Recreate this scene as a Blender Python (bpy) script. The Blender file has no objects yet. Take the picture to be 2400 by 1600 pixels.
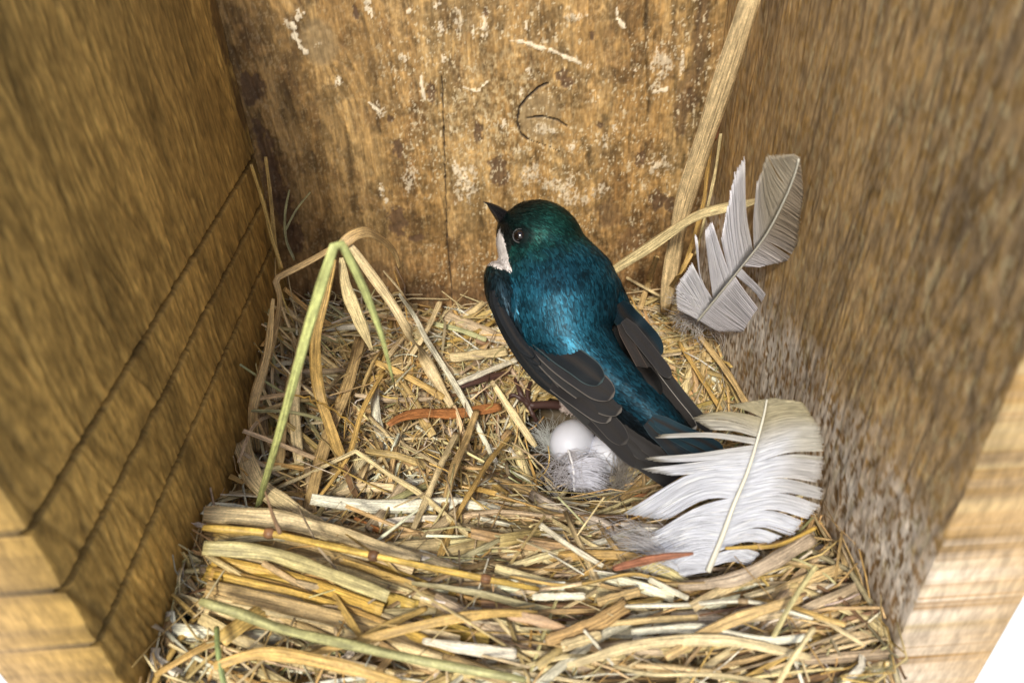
import bpy, math, random
import numpy as np
from mathutils import Vector
from mathutils.bvhtree import BVHTree
random.seed(7); rs = np.random.RandomState(11)
SC = bpy.context.scene; COL = SC.collection
CM = 0.01                      # everything below is written in centimetres

# ------------------------------------------------------------------ camera, light, exposure
F = 1760.; D = 22.2567; XL, XR = -7.04, 6.96; ZOFF = 20.0
def nrm(v): v = np.asarray(v, float); return v/np.linalg.norm(v)
_d = nrm([130, -2464, -F]); _Z = -_d
_h = np.array([-110, 1250, -F]); _Y = nrm(_h-_h.dot(_Z)*_Z); _X = np.cross(_Y, _Z)
R = np.array([_X, _Y, _Z])     # camera axes -> world axes
CAM = np.array([0, -D, ZOFF])  # floor of the box is z = 0
cam_d = bpy.data.cameras.new('camera'); cam = bpy.data.objects.new('camera', cam_d); COL.objects.link(cam)
M4 = np.eye(4); M4[:3, :3] = R; M4[:3, 3] = CAM*CM
from mathutils import Matrix
cam.matrix_world = Matrix(M4.tolist())
cam_d.sensor_width = 36; cam_d.lens = F/2400*36; cam_d.clip_start = .005; cam_d.clip_end = 50
cam_d.dof.use_dof = True; cam_d.dof.focus_distance = .205; cam_d.dof.aperture_fstop = 19
SC.camera = cam
SUN_EL, SUN_AZ = 44, 192       # azimuth clockwise from +Y
w = bpy.data.worlds.new('World'); SC.world = w; w.use_nodes = True
nt = w.node_tree; nt.nodes.clear()
sky = nt.nodes.new('ShaderNodeTexSky'); sky.sky_type = 'NISHITA'; sky.sun_disc = False
sky.sun_elevation = math.radians(SUN_EL); sky.sun_rotation = math.radians(SUN_AZ)
sky.dust_density = 2.5; sky.air_density = 1.0
bg = nt.nodes.new('ShaderNodeBackground'); bg.inputs[1].default_value = .12
wo = nt.nodes.new('ShaderNodeOutputWorld'); nt.links.new(sky.outputs[0], bg.inputs[0]); nt.links.new(bg.outputs[0], wo.inputs[0])
sd = bpy.data.lights.new('sun', 'SUN'); sd.energy = 2.9; sd.angle = math.radians(9); sd.color = (1, .94, .82)
sun = bpy.data.objects.new('sun', sd); COL.objects.link(sun)
az, el = math.radians(SUN_AZ), math.radians(SUN_EL)
tosun = Vector((math.sin(az)*math.cos(el), math.cos(az)*math.cos(el), math.sin(el)))
sun.rotation_euler = tosun.to_track_quat('Z', 'Y').to_euler()
SC.view_settings.view_transform = 'Standard'; SC.view_settings.look = 'None'
SC.view_settings.exposure = 0.47; SC.view_settings.gamma = 1
SC.render.engine = 'CYCLES'

# ------------------------------------------------------------------ helpers
def ray(px, py): return R @ np.array([px-1200., -(py-800.), -F])
def onY(px, py, y=0.): r = ray(px, py); return CAM + r*(y+D)/r[1]
def onX(px, py, x): r = ray(px, py); return CAM + r*x/r[0]
def proj(p):
    c = R.T @ (np.asarray(p)-CAM); return np.array([1200-F*c[0]/c[2], 800+F*c[1]/c[2]])
def depth(p): return -float((R.T @ (np.asarray(p)-CAM))[2])
IX, IY, IZ = R[:, 0], R[:, 1], R[:, 2]      # image right, image up, towards the viewer
def H(x, y):
    r2 = ((x-2.4)/4.1)**2+((y+5.6)/4.2)**2
    z = 5.5-3.3*np.exp(-1.3*r2)-.7/(1+np.exp((x+5.2)*1.6))*np.exp(-((y+8)/3.5)**2)
    z = z+1.1*np.exp(-((x+6.8)/1.5)**2-((y+3.2)/3.2)**2)
    return z+.25*np.sin(x*.9+y*.5)*np.cos(y*.7)+.75/(1+np.exp((y+10.8)*1.5))+.7*np.exp(-((x+6.6)/1.6)**2-((y+10.6)/2.2)**2)
def onN(px, py, h=0.):
    r = ray(px, py); r = r/abs(r[2]); t = 6.; 
    prev = t
    while t < 40:
        p = CAM+r*t
        if p[2] < H(p[0], p[1])+h or p[1] > -.12: break
        prev = t; t += .1
    a, b = prev, t
    for _ in range(12):
        m = (a+b)/2; p = CAM+r*m
        if p[2] < H(p[0], p[1])+h or p[1] > -.12: b = m
        else: a = m
    return CAM+r*a

_tab = rs.rand(512, 512)
def vn(x, y, s=0):
    x = np.asarray(x, float)+s*17.3; y = np.asarray(y, float)+s*7.7
    xi = np.floor(x).astype(int); yi = np.floor(y).astype(int); fx = x-xi; fy = y-yi
    fx = fx*fx*(3-2*fx); fy = fy*fy*(3-2*fy)
    g = lambda i, j: _tab[(i+s*31) % 512, (j+s*57) % 512]
    return (g(xi, yi)*(1-fx)+g(xi+1, yi)*fx)*(1-fy)+(g(xi, yi+1)*(1-fx)+g(xi+1, yi+1)*fx)*fy
def fbm(x, y, o=4, s=0):
    a = 0; t = 0; k = 1.
    for i in range(o): a = a+k*vn(x*2**i, y*2**i, s+i); t += k; k *= .55
    return a/t
def sst(a, b, x): t = np.clip((x-a)/(b-a), 0, 1); return t*t*(3-2*t)

def mesh_obj(name, V, Fc, mat, parent=None, col=None, uv=None, smooth=True):
    V = np.asarray(V, float)*CM
    me = bpy.data.meshes.new(name)
    if isinstance(Fc, np.ndarray):
        n, k = Fc.shape
        me.vertices.add(len(V)); me.vertices.foreach_set('co', V.ravel())
        me.loops.add(n*k); me.loops.foreach_set('vertex_index', Fc.astype(np.int32).ravel())
        me.polygons.add(n); me.polygons.foreach_set('loop_start', np.arange(0, n*k, k, dtype=np.int32))
        me.update(calc_edges=True)
    else: me.from_pydata(V.tolist(), [], Fc)
    if col is not None:
        c = np.ones((len(V), 4)); c[:, :3] = col
        at = me.color_attributes.new('Col', 'FLOAT_COLOR', 'POINT'); at.data.foreach_set('color', c.ravel())
    if uv is not None:
        ul = me.uv_layers.new(name='UVMap'); li = np.empty(len(me.loops), np.int32); me.loops.foreach_get('vertex_index', li)
        ul.data.foreach_set('uv', np.asarray(uv, float)[li].ravel())
    if smooth: me.polygons.foreach_set('use_smooth', np.ones(len(me.polygons), bool))
    me.materials.append(mat); me.update()
    o = bpy.data.objects.new(name, me); COL.objects.link(o)
    if parent is not None: o.parent = parent
    return o
def tag(o, label=None, cat=None, group=None, kind=None):
    if label: o['label'] = label
    if cat: o['category'] = cat
    if group: o['group'] = group
    if kind: o['kind'] = kind
    return o
def empty(name, loc=(0, 0, 0)):
    o = bpy.data.objects.new(name, None); COL.objects.link(o); o.empty_display_size = .01
    o.location = Vector(loc)*CM
    return o
def adopt(o, p):             # keep world place while the empty sits at the thing's base
    o.parent = p; o.matrix_parent_inverse = Matrix.Translation(p.location).inverted()
    return o
class Bag:                   # collects shapes for ONE mesh
    def __init__(s): s.V = []; s.F = []; s.C = []; s.U = []; s.n = 0
    def add(s, V, Fq, C, U=None):
        V = np.asarray(V, float); s.V.append(V); s.F.append(np.asarray(Fq)+s.n)
        C = np.asarray(C, float); s.C.append(C if C.ndim == 2 else np.tile(C, (len(V), 1)))
        s.U.append(np.zeros((len(V), 2)) if U is None else U); s.n += len(V)
    def build(s, name, mat, parent=None, smooth=True):
        return mesh_obj(name, np.concatenate(s.V), np.concatenate(s.F), mat, parent, np.concatenate(s.C), np.concatenate(s.U), smooth)

def spline(P, n):
    P = np.asarray(P, float)
    if len(P) == 2: t = np.linspace(0, 1, n)[:, None]; return P[0]*(1-t)+P[1]*t
    Q = np.vstack([2*P[0]-P[1], P, 2*P[-1]-P[-2]]); L = np.r_[0, np.cumsum(np.linalg.norm(np.diff(P[:, :3], axis=0), axis=1))]
    out = []
    for s in np.linspace(0, L[-1], n):
        i = min(np.searchsorted(L, s, side='right')-1, len(P)-2); t = (s-L[i])/(L[i+1]-L[i]+1e-9)
        a, b, c, d = Q[i:i+4]
        out.append(.5*((2*b)+(c-a)*t+(2*a-5*b+4*c-d)*t*t+(3*b-a-3*c+d)*t**3))
    return np.array(out)
def tangents(C):
    T = np.gradient(C, axis=0); return T/(np.linalg.norm(T, axis=1)[:, None]+1e-12)
def ribbon(C, W, up=(0, -.55, .83), th=.012, arch=.16, twist=0., color=(.5, .4, .2), hero=True, ragged=0.):
    if hero and arch == .16: arch = .09
    """closed flat blade along C (n,3), widths W (n,), returns verts, quads, colours, uv"""
    n = len(C); T = tangents(C); up = nrm(up)
    B = np.cross(T, up); B /= np.linalg.norm(B, axis=1)[:, None]+1e-9; N = np.cross(B, T)
    if twist:
        a = np.linspace(-twist, twist, n)[:, None]; B, N = B*np.cos(a)+N*np.sin(a), N*np.cos(a)-B*np.sin(a)
    W = np.asarray(W)[:, None]
    us = np.array([-1, -.5, 0, .5, 1.]) if hero else np.array([-1, 0, 1.])
    hs = (1-us**2)*arch
    if hero: hs = hs-np.array([0, 0, .07, 0, 0])
    rings = []; vv = []
    for u, hh in zip(us, hs): rings.append(C+B*W*u*.5+N*W*hh); vv.append((u+1)/2)
    for u, hh in list(zip(us, hs))[::-1]: rings.append(C+B*W*u*.485+N*(W*hh-th)); vv.append((u+1)/2)
    m = len(rings); V = np.stack(rings, 1).reshape(-1, 3)
    i = np.arange(n-1)[:, None]*m; j = np.arange(m)[None]; j2 = (j+1) % m
    Q = np.stack([i+j, i+j2, i+m+j2, i+m+j], -1).reshape(-1, 4)
    k = len(us); caps = []
    for q in range(k-1):
        caps.append([q, m-1-q, m-2-q, q+1]); o = (n-1)*m; caps.append([o+q, o+q+1, o+m-2-q, o+m-1-q])
    Q = np.vstack([Q, caps])
    L = np.r_[0, np.cumsum(np.linalg.norm(np.diff(C, axis=0), axis=1))]+random.random()*90
    U = np.stack([np.repeat(L, m), np.tile(vv, n)*float(W.max())+random.random()*9], 1)
    return V, Q, np.tile(color, (len(V), 1)), U
def tube(C, Rr, color, m=6):
    n = len(C); T = tangents(C); up = np.array([.31, .2, .93])
    B = np.cross(T, up); B /= np.linalg.norm(B, axis=1)[:, None]+1e-9; N = np.cross(B, T)
    a = np.linspace(0, 2*np.pi, m, endpoint=False); Rr = np.asarray(Rr)
    V = (C[:, None]+(B[:, None]*np.cos(a)[None, :, None]+N[:, None]*np.sin(a)[None, :, None])*Rr[:, None, None]).reshape(-1, 3)
    i = np.arange(n-1)[:, None]*m; j = np.arange(m)[None]; j2 = (j+1) % m
    Q = np.stack([i+j, i+j2, i+m+j2, i+m+j], -1).reshape(-1, 4)
    o = (n-1)*m; h = m//2
    caps = [[0, q, q+1, min(q+2, m-1)] if 0 else [0, q, q+1, q+1] for q in ()]
    V = np.vstack([V, C[0]-T[0]*Rr[0]*.4, C[-1]+T[-1]*Rr[-1]*.4])
    cs = [[n*m, (q+2) % m, (q+1) % m, q] for q in range(0, m, 2)]+[[n*m+1, o+q, o+(q+1) % m, o+(q+2) % m] for q in range(0, m, 2)]
    Q = np.vstack([Q, cs])
    L = np.r_[0, np.cumsum(np.linalg.norm(np.diff(C, axis=0), axis=1))]+random.random()*90
    U = np.vstack([np.stack([np.repeat(L, m), np.tile(a/6.28*.3, n)], 1), [[L[0], 0], [L[-1], 0]]])
    return V, Q, np.tile(color, (len(V), 1)), U

# ------------------------------------------------------------------ materials
def mat(name, build):
    m = bpy.data.materials.new(name); m.use_nodes = True; t = m.node_tree; t.nodes.clear()
    o = t.nodes.new('ShaderNodeOutputMaterial'); p = t.nodes.new('ShaderNodeBsdfPrincipled'); t.links.new(p.outputs[0], o.inputs[0])
    build(t, p, o); return m
def nd(t, k, **kw):
    n = t.nodes.new(k)
    for a, b in kw.items():
        if isinstance(b, (int, float, tuple)) and a in n.inputs: n.inputs[a].default_value = b
        else: setattr(n, a, b)
    return n
def noise_uv(t, sx, sy, sc=1., det=4):
    tc = nd(t, 'ShaderNodeTexCoord'); mp = nd(t, 'ShaderNodeMapping'); mp.inputs['Scale'].default_value = (sx, sy, 1)
    t.links.new(tc.outputs['UV'], mp.inputs[0]); n = nd(t, 'ShaderNodeTexNoise'); n.inputs['Scale'].default_value = sc
    n.inputs['Detail'].default_value = det; t.links.new(mp.outputs[0], n.inputs['Vector']); return n
def mulcol(t, a, fac_out, lo, hi, l0=.3, l1=.7):
    mr = nd(t, 'ShaderNodeMapRange'); mr.inputs[1].default_value = l0; mr.inputs[2].default_value = l1
    mr.inputs[3].default_value = lo; mr.inputs[4].default_value = hi; t.links.new(fac_out, mr.inputs[0])
    v = nd(t, 'ShaderNodeVectorMath', operation='SCALE'); t.links.new(a, v.inputs[0]); t.links.new(mr.outputs[0], v.inputs['Scale']); return v.outputs[0]
def attr(t): a = nd(t, 'ShaderNodeAttribute'); a.attribute_name = 'Col'; return a.outputs['Color']
def bump(t, p, h, s, dist=.0003):
    b = nd(t, 'ShaderNodeBump'); b.inputs['Strength'].default_value = s; b.inputs['Distance'].default_value = dist
    t.links.new(h, b.inputs['Height']); t.links.new(b.outputs[0], p.inputs['Normal'])
def b_straw(t, p, o):
    n1 = noise_uv(t, .7, 26, 1., 3); n2 = noise_uv(t, 3.2, 9, 1., 5); n3 = noise_uv(t, 16, 40, 1., 3)
    c = mulcol(t, attr(t), n1.outputs[0], .45, 1.38); c = mulcol(t, c, n2.outputs[0], .62, 1.18)
    c = mulcol(t, c, n3.outputs[0], .66, 1.14)
    t.links.new(c, p.inputs['Base Color']); p.inputs['Roughness'].default_value = .48
    p.inputs['Specular IOR Level'].default_value = .4
    bump(t, p, n1.outputs[0], .8, .0004)
def b_wood(t, p, o):
    tc = nd(t, 'ShaderNodeTexCoord'); n = nd(t, 'ShaderNodeTexNoise'); n.inputs['Scale'].default_value = 900; n.inputs['Detail'].default_value = 3
    mp = nd(t, 'ShaderNodeMapping'); mp.inputs['Scale'].default_value = (1, 1, .3); t.links.new(tc.outputs['Object'], mp.inputs[0]); t.links.new(mp.outputs[0], n.inputs['Vector'])
    c = mulcol(t, attr(t), n.outputs[0], .74, 1.26); t.links.new(c, p.inputs['Base Color'])
    p.inputs['Roughness'].default_value = .62; p.inputs['Specular IOR Level'].default_value = .3; bump(t, p, n.outputs[0], .5, .0002)
def b_plume(t, p, o):
    t.links.new(attr(t), p.inputs['Base Color']); p.inputs['Metallic'].default_value = .55; p.inputs['Roughness'].default_value = .47; p.inputs['Specular IOR Level'].default_value = .25
def b_feath(t, p, o):
    n1 = noise_uv(t, 1.2, 60, 1., 3)
    c = mulcol(t, attr(t), n1.outputs[0], .75, 1.2); t.links.new(c, p.inputs['Base Color']); p.inputs['Roughness'].default_value = .62; p.inputs['Specular IOR Level'].default_value = .13
    bump(t, p, n1.outputs[0], .5, .0002)
def b_attr(rough, spec=.5):
    def f(t, p, o):
        t.links.new(attr(t), p.inputs['Base Color']); p.inputs['Roughness'].default_value = rough; p.inputs['Specular IOR Level'].default_value = spec
    return f
def b_vane(t, p, o):
    a = attr(t); t.links.new(a, p.inputs['Base Color']); p.inputs['Roughness'].default_value = .6
    tr = nd(t, 'ShaderNodeBsdfTranslucent'); t.links.new(a, tr.inputs[0]); mx = nd(t, 'ShaderNodeMixShader'); mx.inputs[0].default_value = .35
    t.links.new(p.outputs[0], mx.inputs[1]); t.links.new(tr.outputs[0], mx.inputs[2]); t.links.new(mx.outputs[0], o.inputs[0])
MS = mat('straw', b_straw); MW = mat('wood', b_wood); MP = mat('plumage', b_plume); MF = mat('flight_feather', b_feath)
MD = mat('soft_white_plumage', b_attr(.8, .2)); MV = mat('feather_vane', b_vane); MG = mat('gloss_dark', b_attr(.18, .6)); ME = mat('eye', b_attr(.05, .8))
MK = mat('leg_skin', b_attr(.5, .4))
def b_egg(t, p, o):
    tc = nd(t, 'ShaderNodeTexCoord'); n = nd(t, 'ShaderNodeTexNoise'); n.inputs['Scale'].default_value = 500; t.links.new(tc.outputs['Object'], n.inputs['Vector'])
    p.inputs['Base Color'].default_value = (.54, .56, .64, 1); p.inputs['Roughness'].default_value = .5; p.inputs['Subsurface Weight'].default_value = .15
    p.inputs['Subsurface Radius'].default_value = (.002, .0015, .001); bump(t, p, n.outputs[0], .15, .0001)
MEGG = mat('eggshell', b_egg)
def b_ground(t, p, o):
    n = nd(t, 'ShaderNodeTexNoise'); n.inputs['Scale'].default_value = 3
    p.inputs['Base Color'].default_value = (.85, .85, .84, 1); p.inputs['Roughness'].default_value = .9
MGR = mat('pale_ground', b_ground)

# ------------------------------------------------------------------ setting + nest box
g = mesh_obj('ground', [(-600, -600, -30), (600, -600, -30), (600, 600, -30), (-600, 600, -30)], [[0, 1, 2, 3]], MGR, smooth=False)
tag(g, kind='structure')

def panel(name, mapf, u0, u1, v0, v1, res, thick, shade, parent):
    """dense wooden board: mapf(u,v,d)->xyz, d = height of the surface; shade(u,v)->(rgb, d)"""
    nu = int((u1-u0)/res)+1; nv = int((v1-v0)/res)+1
    u, v = np.meshgrid(np.linspace(u0, u1, nu), np.linspace(v0, v1, nv), indexing='ij')
    c, d = shade(u, v); V = mapf(u, v, d).reshape(-1, 3); c = c.reshape(-1, 3)
    idx = np.arange(nu*nv).reshape(nu, nv)
    Q = np.stack([idx[:-1, :-1], idx[1:, :-1], idx[1:, 1:], idx[:-1, 1:]], -1).reshape(-1, 4)
    loop = np.r_[idx[:, 0], idx[-1, 1:], idx[-2::-1, -1], idx[0, -2:0:-1]]
    uf, vf = u.ravel()[loop], v.ravel()[loop]; bk = mapf(uf, vf, np.full(len(loop), -thick)).reshape(-1, 3)
    n0 = len(V); k = np.arange(len(loop)); k2 = (k+1) % len(loop)
    Q2 = np.stack([loop[k], n0+k, n0+k2, loop[k2]], -1)
    ci = [0, nu-1, nu-1+nv-1, 2*(nu-1)+nv-1]; Q3 = np.array([[n0+i for i in ci]])
    return mesh_obj(name, np.vstack([V, bk]), np.vstack([Q, Q2, Q3]), MW, parent, np.vstack([c, c[loop]*.15+np.array((.30, .20, .095))*(.8+.4*vn(uf*3, vf*9, 4))[:, None]]))

box = empty('nest_box', (0, 0, 0)); tag(box, 'open weathered wooden nest box holding a straw nest', 'nest box')
def lerp(a, b, t): t = t[..., None]; return np.asarray(a)*(1-t)+np.asarray(b)*t
def blotch(u, v, c, ru, rv, s, rough=.5):     # irregular patch, 1 inside
    du, dv = (u-c[0])/ru, (v-c[1])/rv
    fq = min(16, 1.1/min(ru, rv)+2.5); r = np.sqrt(du*du+dv*dv)+rough*(fbm(u*fq+s*3.1, v*fq*.75, 5, s % 9)-.5)*2.6
    return 1-sst(.75, 1.05, r)
def stroke(u, v, pts, wd, s=0, rough=.4):
    d = np.full(u.shape, 99.)
    for a, b in zip(pts[:-1], pts[1:]):
        ab = (b[0]-a[0], b[1]-a[1]); L = ab[0]**2+ab[1]**2+1e-9
        t = np.clip(((u-a[0])*ab[0]+(v-a[1])*ab[1])/L, 0, 1); d = np.minimum(d, np.hypot(u-a[0]-ab[0]*t, v-a[1]-ab[1]*t))
    return 1-sst(.6*wd, 1.1*wd, d+wd*rough*2*(vn(u*11, v*11, s)-.5))
def W2(px, py): p = onY(px, py, 0); return (p[0], p[2])
PX = 1/77.                                    # cm per source pixel on the back board
def shade_back(u, v):
    uu, vv_ = u.copy(), v.copy(); kn = np.zeros_like(u)
    for (px, py, r) in ((746, 100, .55), (1262, 275, .72)):
        c = W2(px, py); dx, dz = u-c[0], (v-c[1])*.75; rr = np.hypot(dx, dz)+1e-3
        k = np.exp(-(rr/(r*1.5))**2); uu = uu+np.sign(dx)*0+dx*(-k*.2)+k*.8*np.sign(dx)*np.minimum(1, np.abs(dx)*3); vv_ = vv_
        kn = np.maximum(kn, (1-sst(r*.7, r*1.15, rr+.15*(fbm(u*3, v*3, 3, 5)-.5))))
        k2 = kn; 
    uu = uu+.35*np.sin(v*.35+.8)*(1-sst(-6, 2, u))+.25*(fbm(u*.5, v*.22, 3, 2)-.5)*2
    gr = fbm(uu*1.6, v*.12, 3, 1); fine = fbm(uu*14, v*1.1, 3, 3); vf = fbm(u*34, v*3.2, 2, 4); mott = fbm(u*2.2, v*1.7, 5, 6); m2 = fbm(u*9, v*8, 4, 7)
    c = lerp((.285, .165, .055), (.38, .24, .092), sst(.25, .75, gr)); rt = sst(W2(840, 0)[0], W2(900, 0)[0], u+.5*(fbm(v*.8, u*0, 3, 31)-.5))
    c = c*(.76+.32*sst(.3, .7, fine))[..., None]*(.82+.4*vf)[..., None]
    line = np.exp(-((gr*9) % 1-.5)**2/.012)*(1-kn); c = c*(1-.3*line*sst(.35, .6, fbm(u*.8, v*.3, 2, 8)))[..., None]
    c = lerp(c, np.array((.16, .105, .055)), .55*sst(.47, .68, mott)*sst(-14.8+ZOFF, 14, v)) if False else c*(1-.42*sst(.46, .66, mott))[..., None]
    c = c*(1+(m2-.5)*(.55+.5*rt))[..., None]
    pt = fbm(u*16, v*11, 4, 25); c = lerp(c, c*np.array((1.45, 1.5, 1.6))+.02, .55*(.25+.75*rt)*sst(.5, .66, pt)*sst(.4, .6, fbm(u*1.3+3, v*1.3, 3, 26)))
    c = lerp(c, c*np.array((.5, .44, .42)), .6*sst(.56, .7, fbm(u*1.6, v*.8+9, 4, 27)))
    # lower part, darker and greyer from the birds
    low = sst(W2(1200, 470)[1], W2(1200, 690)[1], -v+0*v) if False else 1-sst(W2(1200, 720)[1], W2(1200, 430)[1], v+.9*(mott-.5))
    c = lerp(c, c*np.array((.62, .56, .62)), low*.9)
    # pale dusty zone in the middle
    z = np.exp(-((u-W2(1150, 0)[0])/2.4)**2-((v-W2(0, 330)[1])/2.2)**2)
    pale = sst(.5, .66, fbm(u*13, v*9, 4, 9))*z*.6+.25*sst(.6, .7, fbm(u*18, v*12, 4, 12))
    c = lerp(c, np.array((.50, .38, .20)), np.clip(pale, 0, .8))
    # knots
    for (px, py, r) in ((746, 100, .5), (1262, 275, .62)):
        cc = W2(px, py); rr = np.hypot(u-cc[0], (v-cc[1])*.85)+.12*(fbm(u*2, v*2, 3, 3)-.5)
        k = 1-sst(r*.8, r*1.25, rr); ring = .5+.16*np.sin(rr*30+9*mott)
        c = lerp(c, lerp((.17, .11, .05), (.33, .24, .12), ring*.6+.4*m2), k*.75)
    d = .018*(fine-.5)+.03*(m2-.5)-.02*line
    for pts, wd, al in [([(736, 207), (764, 243), (793, 286), (814, 350), (829, 429), (839, 518), (846, 620)], 9, .3), ([(654, 186), (682, 264), (721, 350), (750, 421), (775, 514), (790, 600)], 9, .26), ([(850, 36), (868, 120), (876, 171), (886, 250), (889, 357), (893, 430)], 4, .3),
                        ([(640, 330), (672, 400), (700, 470), (716, 560)], 8, .3), ([(700, 190), (690, 150), (700, 70), (712, 0)], 12, .3), ([(1515, 0), (1516, 120), (1520, 260)], 3, .45), ([(1578, 0), (1582, 150), (1588, 330)], 3, .4), ([(1645, 0), (1648, 100), (1645, 260)], 14, .3), ([(1285, 30), (1320, 130)], 3, .35), ([(1370, 330), (1400, 420), (1420, 520)], 8, .3), ([(1430, 300), (1450, 420)], 6, .25)]:
        k = stroke(u, v, [W2(*q) for q in pts], wd*PX*1.5, 6, .35); c = c*(1-al*k)[..., None]; d = d-.012*k
    # dark stains, and dark brown patches either side of the bird's head
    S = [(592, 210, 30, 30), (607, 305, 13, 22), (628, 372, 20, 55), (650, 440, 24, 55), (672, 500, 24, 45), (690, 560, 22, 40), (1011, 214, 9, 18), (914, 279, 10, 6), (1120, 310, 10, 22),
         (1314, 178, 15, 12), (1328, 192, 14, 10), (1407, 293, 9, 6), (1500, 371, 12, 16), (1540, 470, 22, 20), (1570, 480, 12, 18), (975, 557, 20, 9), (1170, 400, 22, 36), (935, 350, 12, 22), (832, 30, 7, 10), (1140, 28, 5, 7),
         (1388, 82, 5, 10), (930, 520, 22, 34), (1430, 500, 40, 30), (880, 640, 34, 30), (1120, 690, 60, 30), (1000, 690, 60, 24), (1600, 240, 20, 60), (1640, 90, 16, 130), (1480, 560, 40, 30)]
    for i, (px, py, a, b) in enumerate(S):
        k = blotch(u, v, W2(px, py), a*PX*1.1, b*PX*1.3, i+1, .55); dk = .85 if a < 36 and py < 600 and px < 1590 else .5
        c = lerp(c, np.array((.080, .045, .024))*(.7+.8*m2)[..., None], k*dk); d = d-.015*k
    # droppings, specks and streaks
    P = [(1023, 16, 8, 9), (864, 18, 7, 14), (960, 25, 6, 5), (700, 36, 9, 12), (676, 55, 10, 8), (943, 134, 9, 7), (1032, 64, 8, 10), (1075, 50, 11, 24), (1110, 75, 4, 14), (893, 262, 10, 18), (960, 421, 18, 26),
         (1086, 430, 22, 40), (1070, 395, 8, 16), (893, 443, 5, 12), (906, 470, 6, 7), (1234, 61, 4, 9), (1239, 166, 5, 9), (1221, 214, 5, 9), (1550, 150, 24, 26), (1539, 200, 12, 10), (1598, 154, 5, 22),
         (1225, 352, 13, 4), (1296, 307, 8, 6), (1270, 300, 24, 12), (1339, 346, 6, 9), (1553, 389, 30, 16), (1530, 400, 12, 12), (1414, 332, 10, 14), (1407, 443, 16, 14), (1345, 462, 34, 20), (1300, 440, 26, 16), (1335, 428, 10, 14),
         (1379, 154, 5, 5), (1488, 165, 4, 4), (1350, 40, 30, 7), (1040, 140, 5, 8), (1135, 65, 7, 20), (745, 105, 10, 6), (790, 190, 8, 10), (1100, 420, 16, 30), (1180, 290, 7, 10), (1240, 410, 40, 22), (1440, 300, 6, 10)]
    for i, (px, py, a, b) in enumerate(P):
        k = blotch(u, v, W2(px, py), a*PX, b*PX*1.15, i+50, 1.); br = .9 if a < 10 else .62
        k = k*sst(.40, .56, fbm(u*20, v*13, 3, 15)+(.12 if a < 10 else .04)); c = lerp(c, np.array((.66, .56, .40))*(.8+.35*m2)[..., None], k*br); d = d+.02*k
    for i, (pts, wd) in enumerate([([(1200, 95), (1236, 100), (1257, 109), (1293, 118), (1321, 132), (1361, 148)], 3.6), ([(1450, 46), (1464, 66)], 3.5), ([(686, 60), (692, 85), (700, 105), (714, 118)], 6),
                                   ([(986, 180), (990, 205), (993, 232)], 3.2), ([(1086, 204), (1118, 214), (1143, 193)], 3), ([(1445, 20), (1447, 44)], 2.4), ([(865, 240), (890, 262)], 3), ([(1560, 210), (1536, 215)], 5)]):
        k = stroke(u, v, [W2(*q) for q in pts], wd*PX, i, .9); c = lerp(c, np.array((.72, .62, .45)), k*.9); d = d+.02*k
    sp = (.15+.7*rt)*sst(.65, .71, fbm(u*17, v*9, 4, 21))*sst(.42, .6, fbm(u*1.1, v*1.1, 2, 22)+.1*sst(-3, 1, u)); c = lerp(c, np.array((.62, .52, .34)), sp*.75)
    # cracks
    for pts, wd in [([(1036, 180), (1040, 300), (1043, 393), (1048, 560), (1058, 660), (1061, 735)], 1.3), ([(1284, 196), (1262, 205), (1236, 229), (1218, 252), (1212, 286), (1221, 314), (1236, 327)], 2.2),
                    ([(1236, 277), (1271, 273), (1307, 282), (1329, 296)], 1.6), ([(1236, 327), (1290, 345), (1315, 358)], .35), ([(1030, 470), (1044, 470)], .1)]:
        k = stroke(u, v, [W2(*q) for q in pts], wd*PX*1.3, 2, .35); c = lerp(c, np.array((.02, .012, .008)), k*.92); d = d-.07*k
    return c, d
def shade_side(seed, kerfs, tint, white):
    def f(u, v):                               # u = y, v = z
        uu = u+.35*(fbm(u*.6, v*.25, 3, seed)-.5)*2+.06*v
        gr = fbm(uu*1.0, v*.14, 3, seed+1); fine = fbm(uu*11, v*2.6, 4, seed+2); m2 = fbm(u*10, v*6, 4, seed+3); m = fbm(u*1.2, v*.8, 4, seed+4)
        c = lerp(np.array(tint)*.78, np.array(tint)*1.14, sst(.3, .7, gr)); c = c*(.8+.32*sst(.3, .7, fine))[..., None]*(.7+.6*m2)[..., None]
        line = np.exp(-((gr*7) % 1-.5)**2/.02); c = c*(1-.30*line)[..., None]; c = c*(1-.25*sst(.5, .7, m))[..., None]
        d = .03*(fine-.5)-.03*line+.02*(m2-.5)
        for k in kerfs:
            g_ = 1-sst(.03, .085, np.abs(v-k-.05*(fbm(u*1.5, v*0, 2, 3)-.5))); c = c*(1-.72*g_)[..., None]; d = d-.16*g_
        if white:
            lo = 1-sst(8.4, 10.6, v+1.6*(m-.5)); st = fbm(u*11, v*6, 5, seed+6)
            k = sst(.32, .54, st)*(.10+.90*lo*(.6+.4*sst(.38, .58, fbm(u*1.7, v*1.1, 4, 77)))); c = lerp(c, c*np.array((.6, .5, .5)), lo*.6); c = lerp(c, np.array((.74, .66, .55))*(.75+.5*m2)[..., None], k*.85); d = d*.5+.006*k
            k = sst(.60, .70, fbm(u*9, v*4, 4, seed+7)); c = lerp(c, np.array((.5, .43, .24)), k*.3)
        else:
            k = blotch(u, v, (-.35, 15.4), .5, 1.1, 4, .5)+blotch(u, v, (-.25, 13.2), .35, .9, 5, .5); c = lerp(c, np.array((.09, .045, .02)), np.clip(k, 0, 1)*.7)
            k = blotch(u, v, (-6.6, 6.), 2.4, 2.3, 8, .6); c = c*(1-.35*k)[..., None]
        return c, d
    return f
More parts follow.
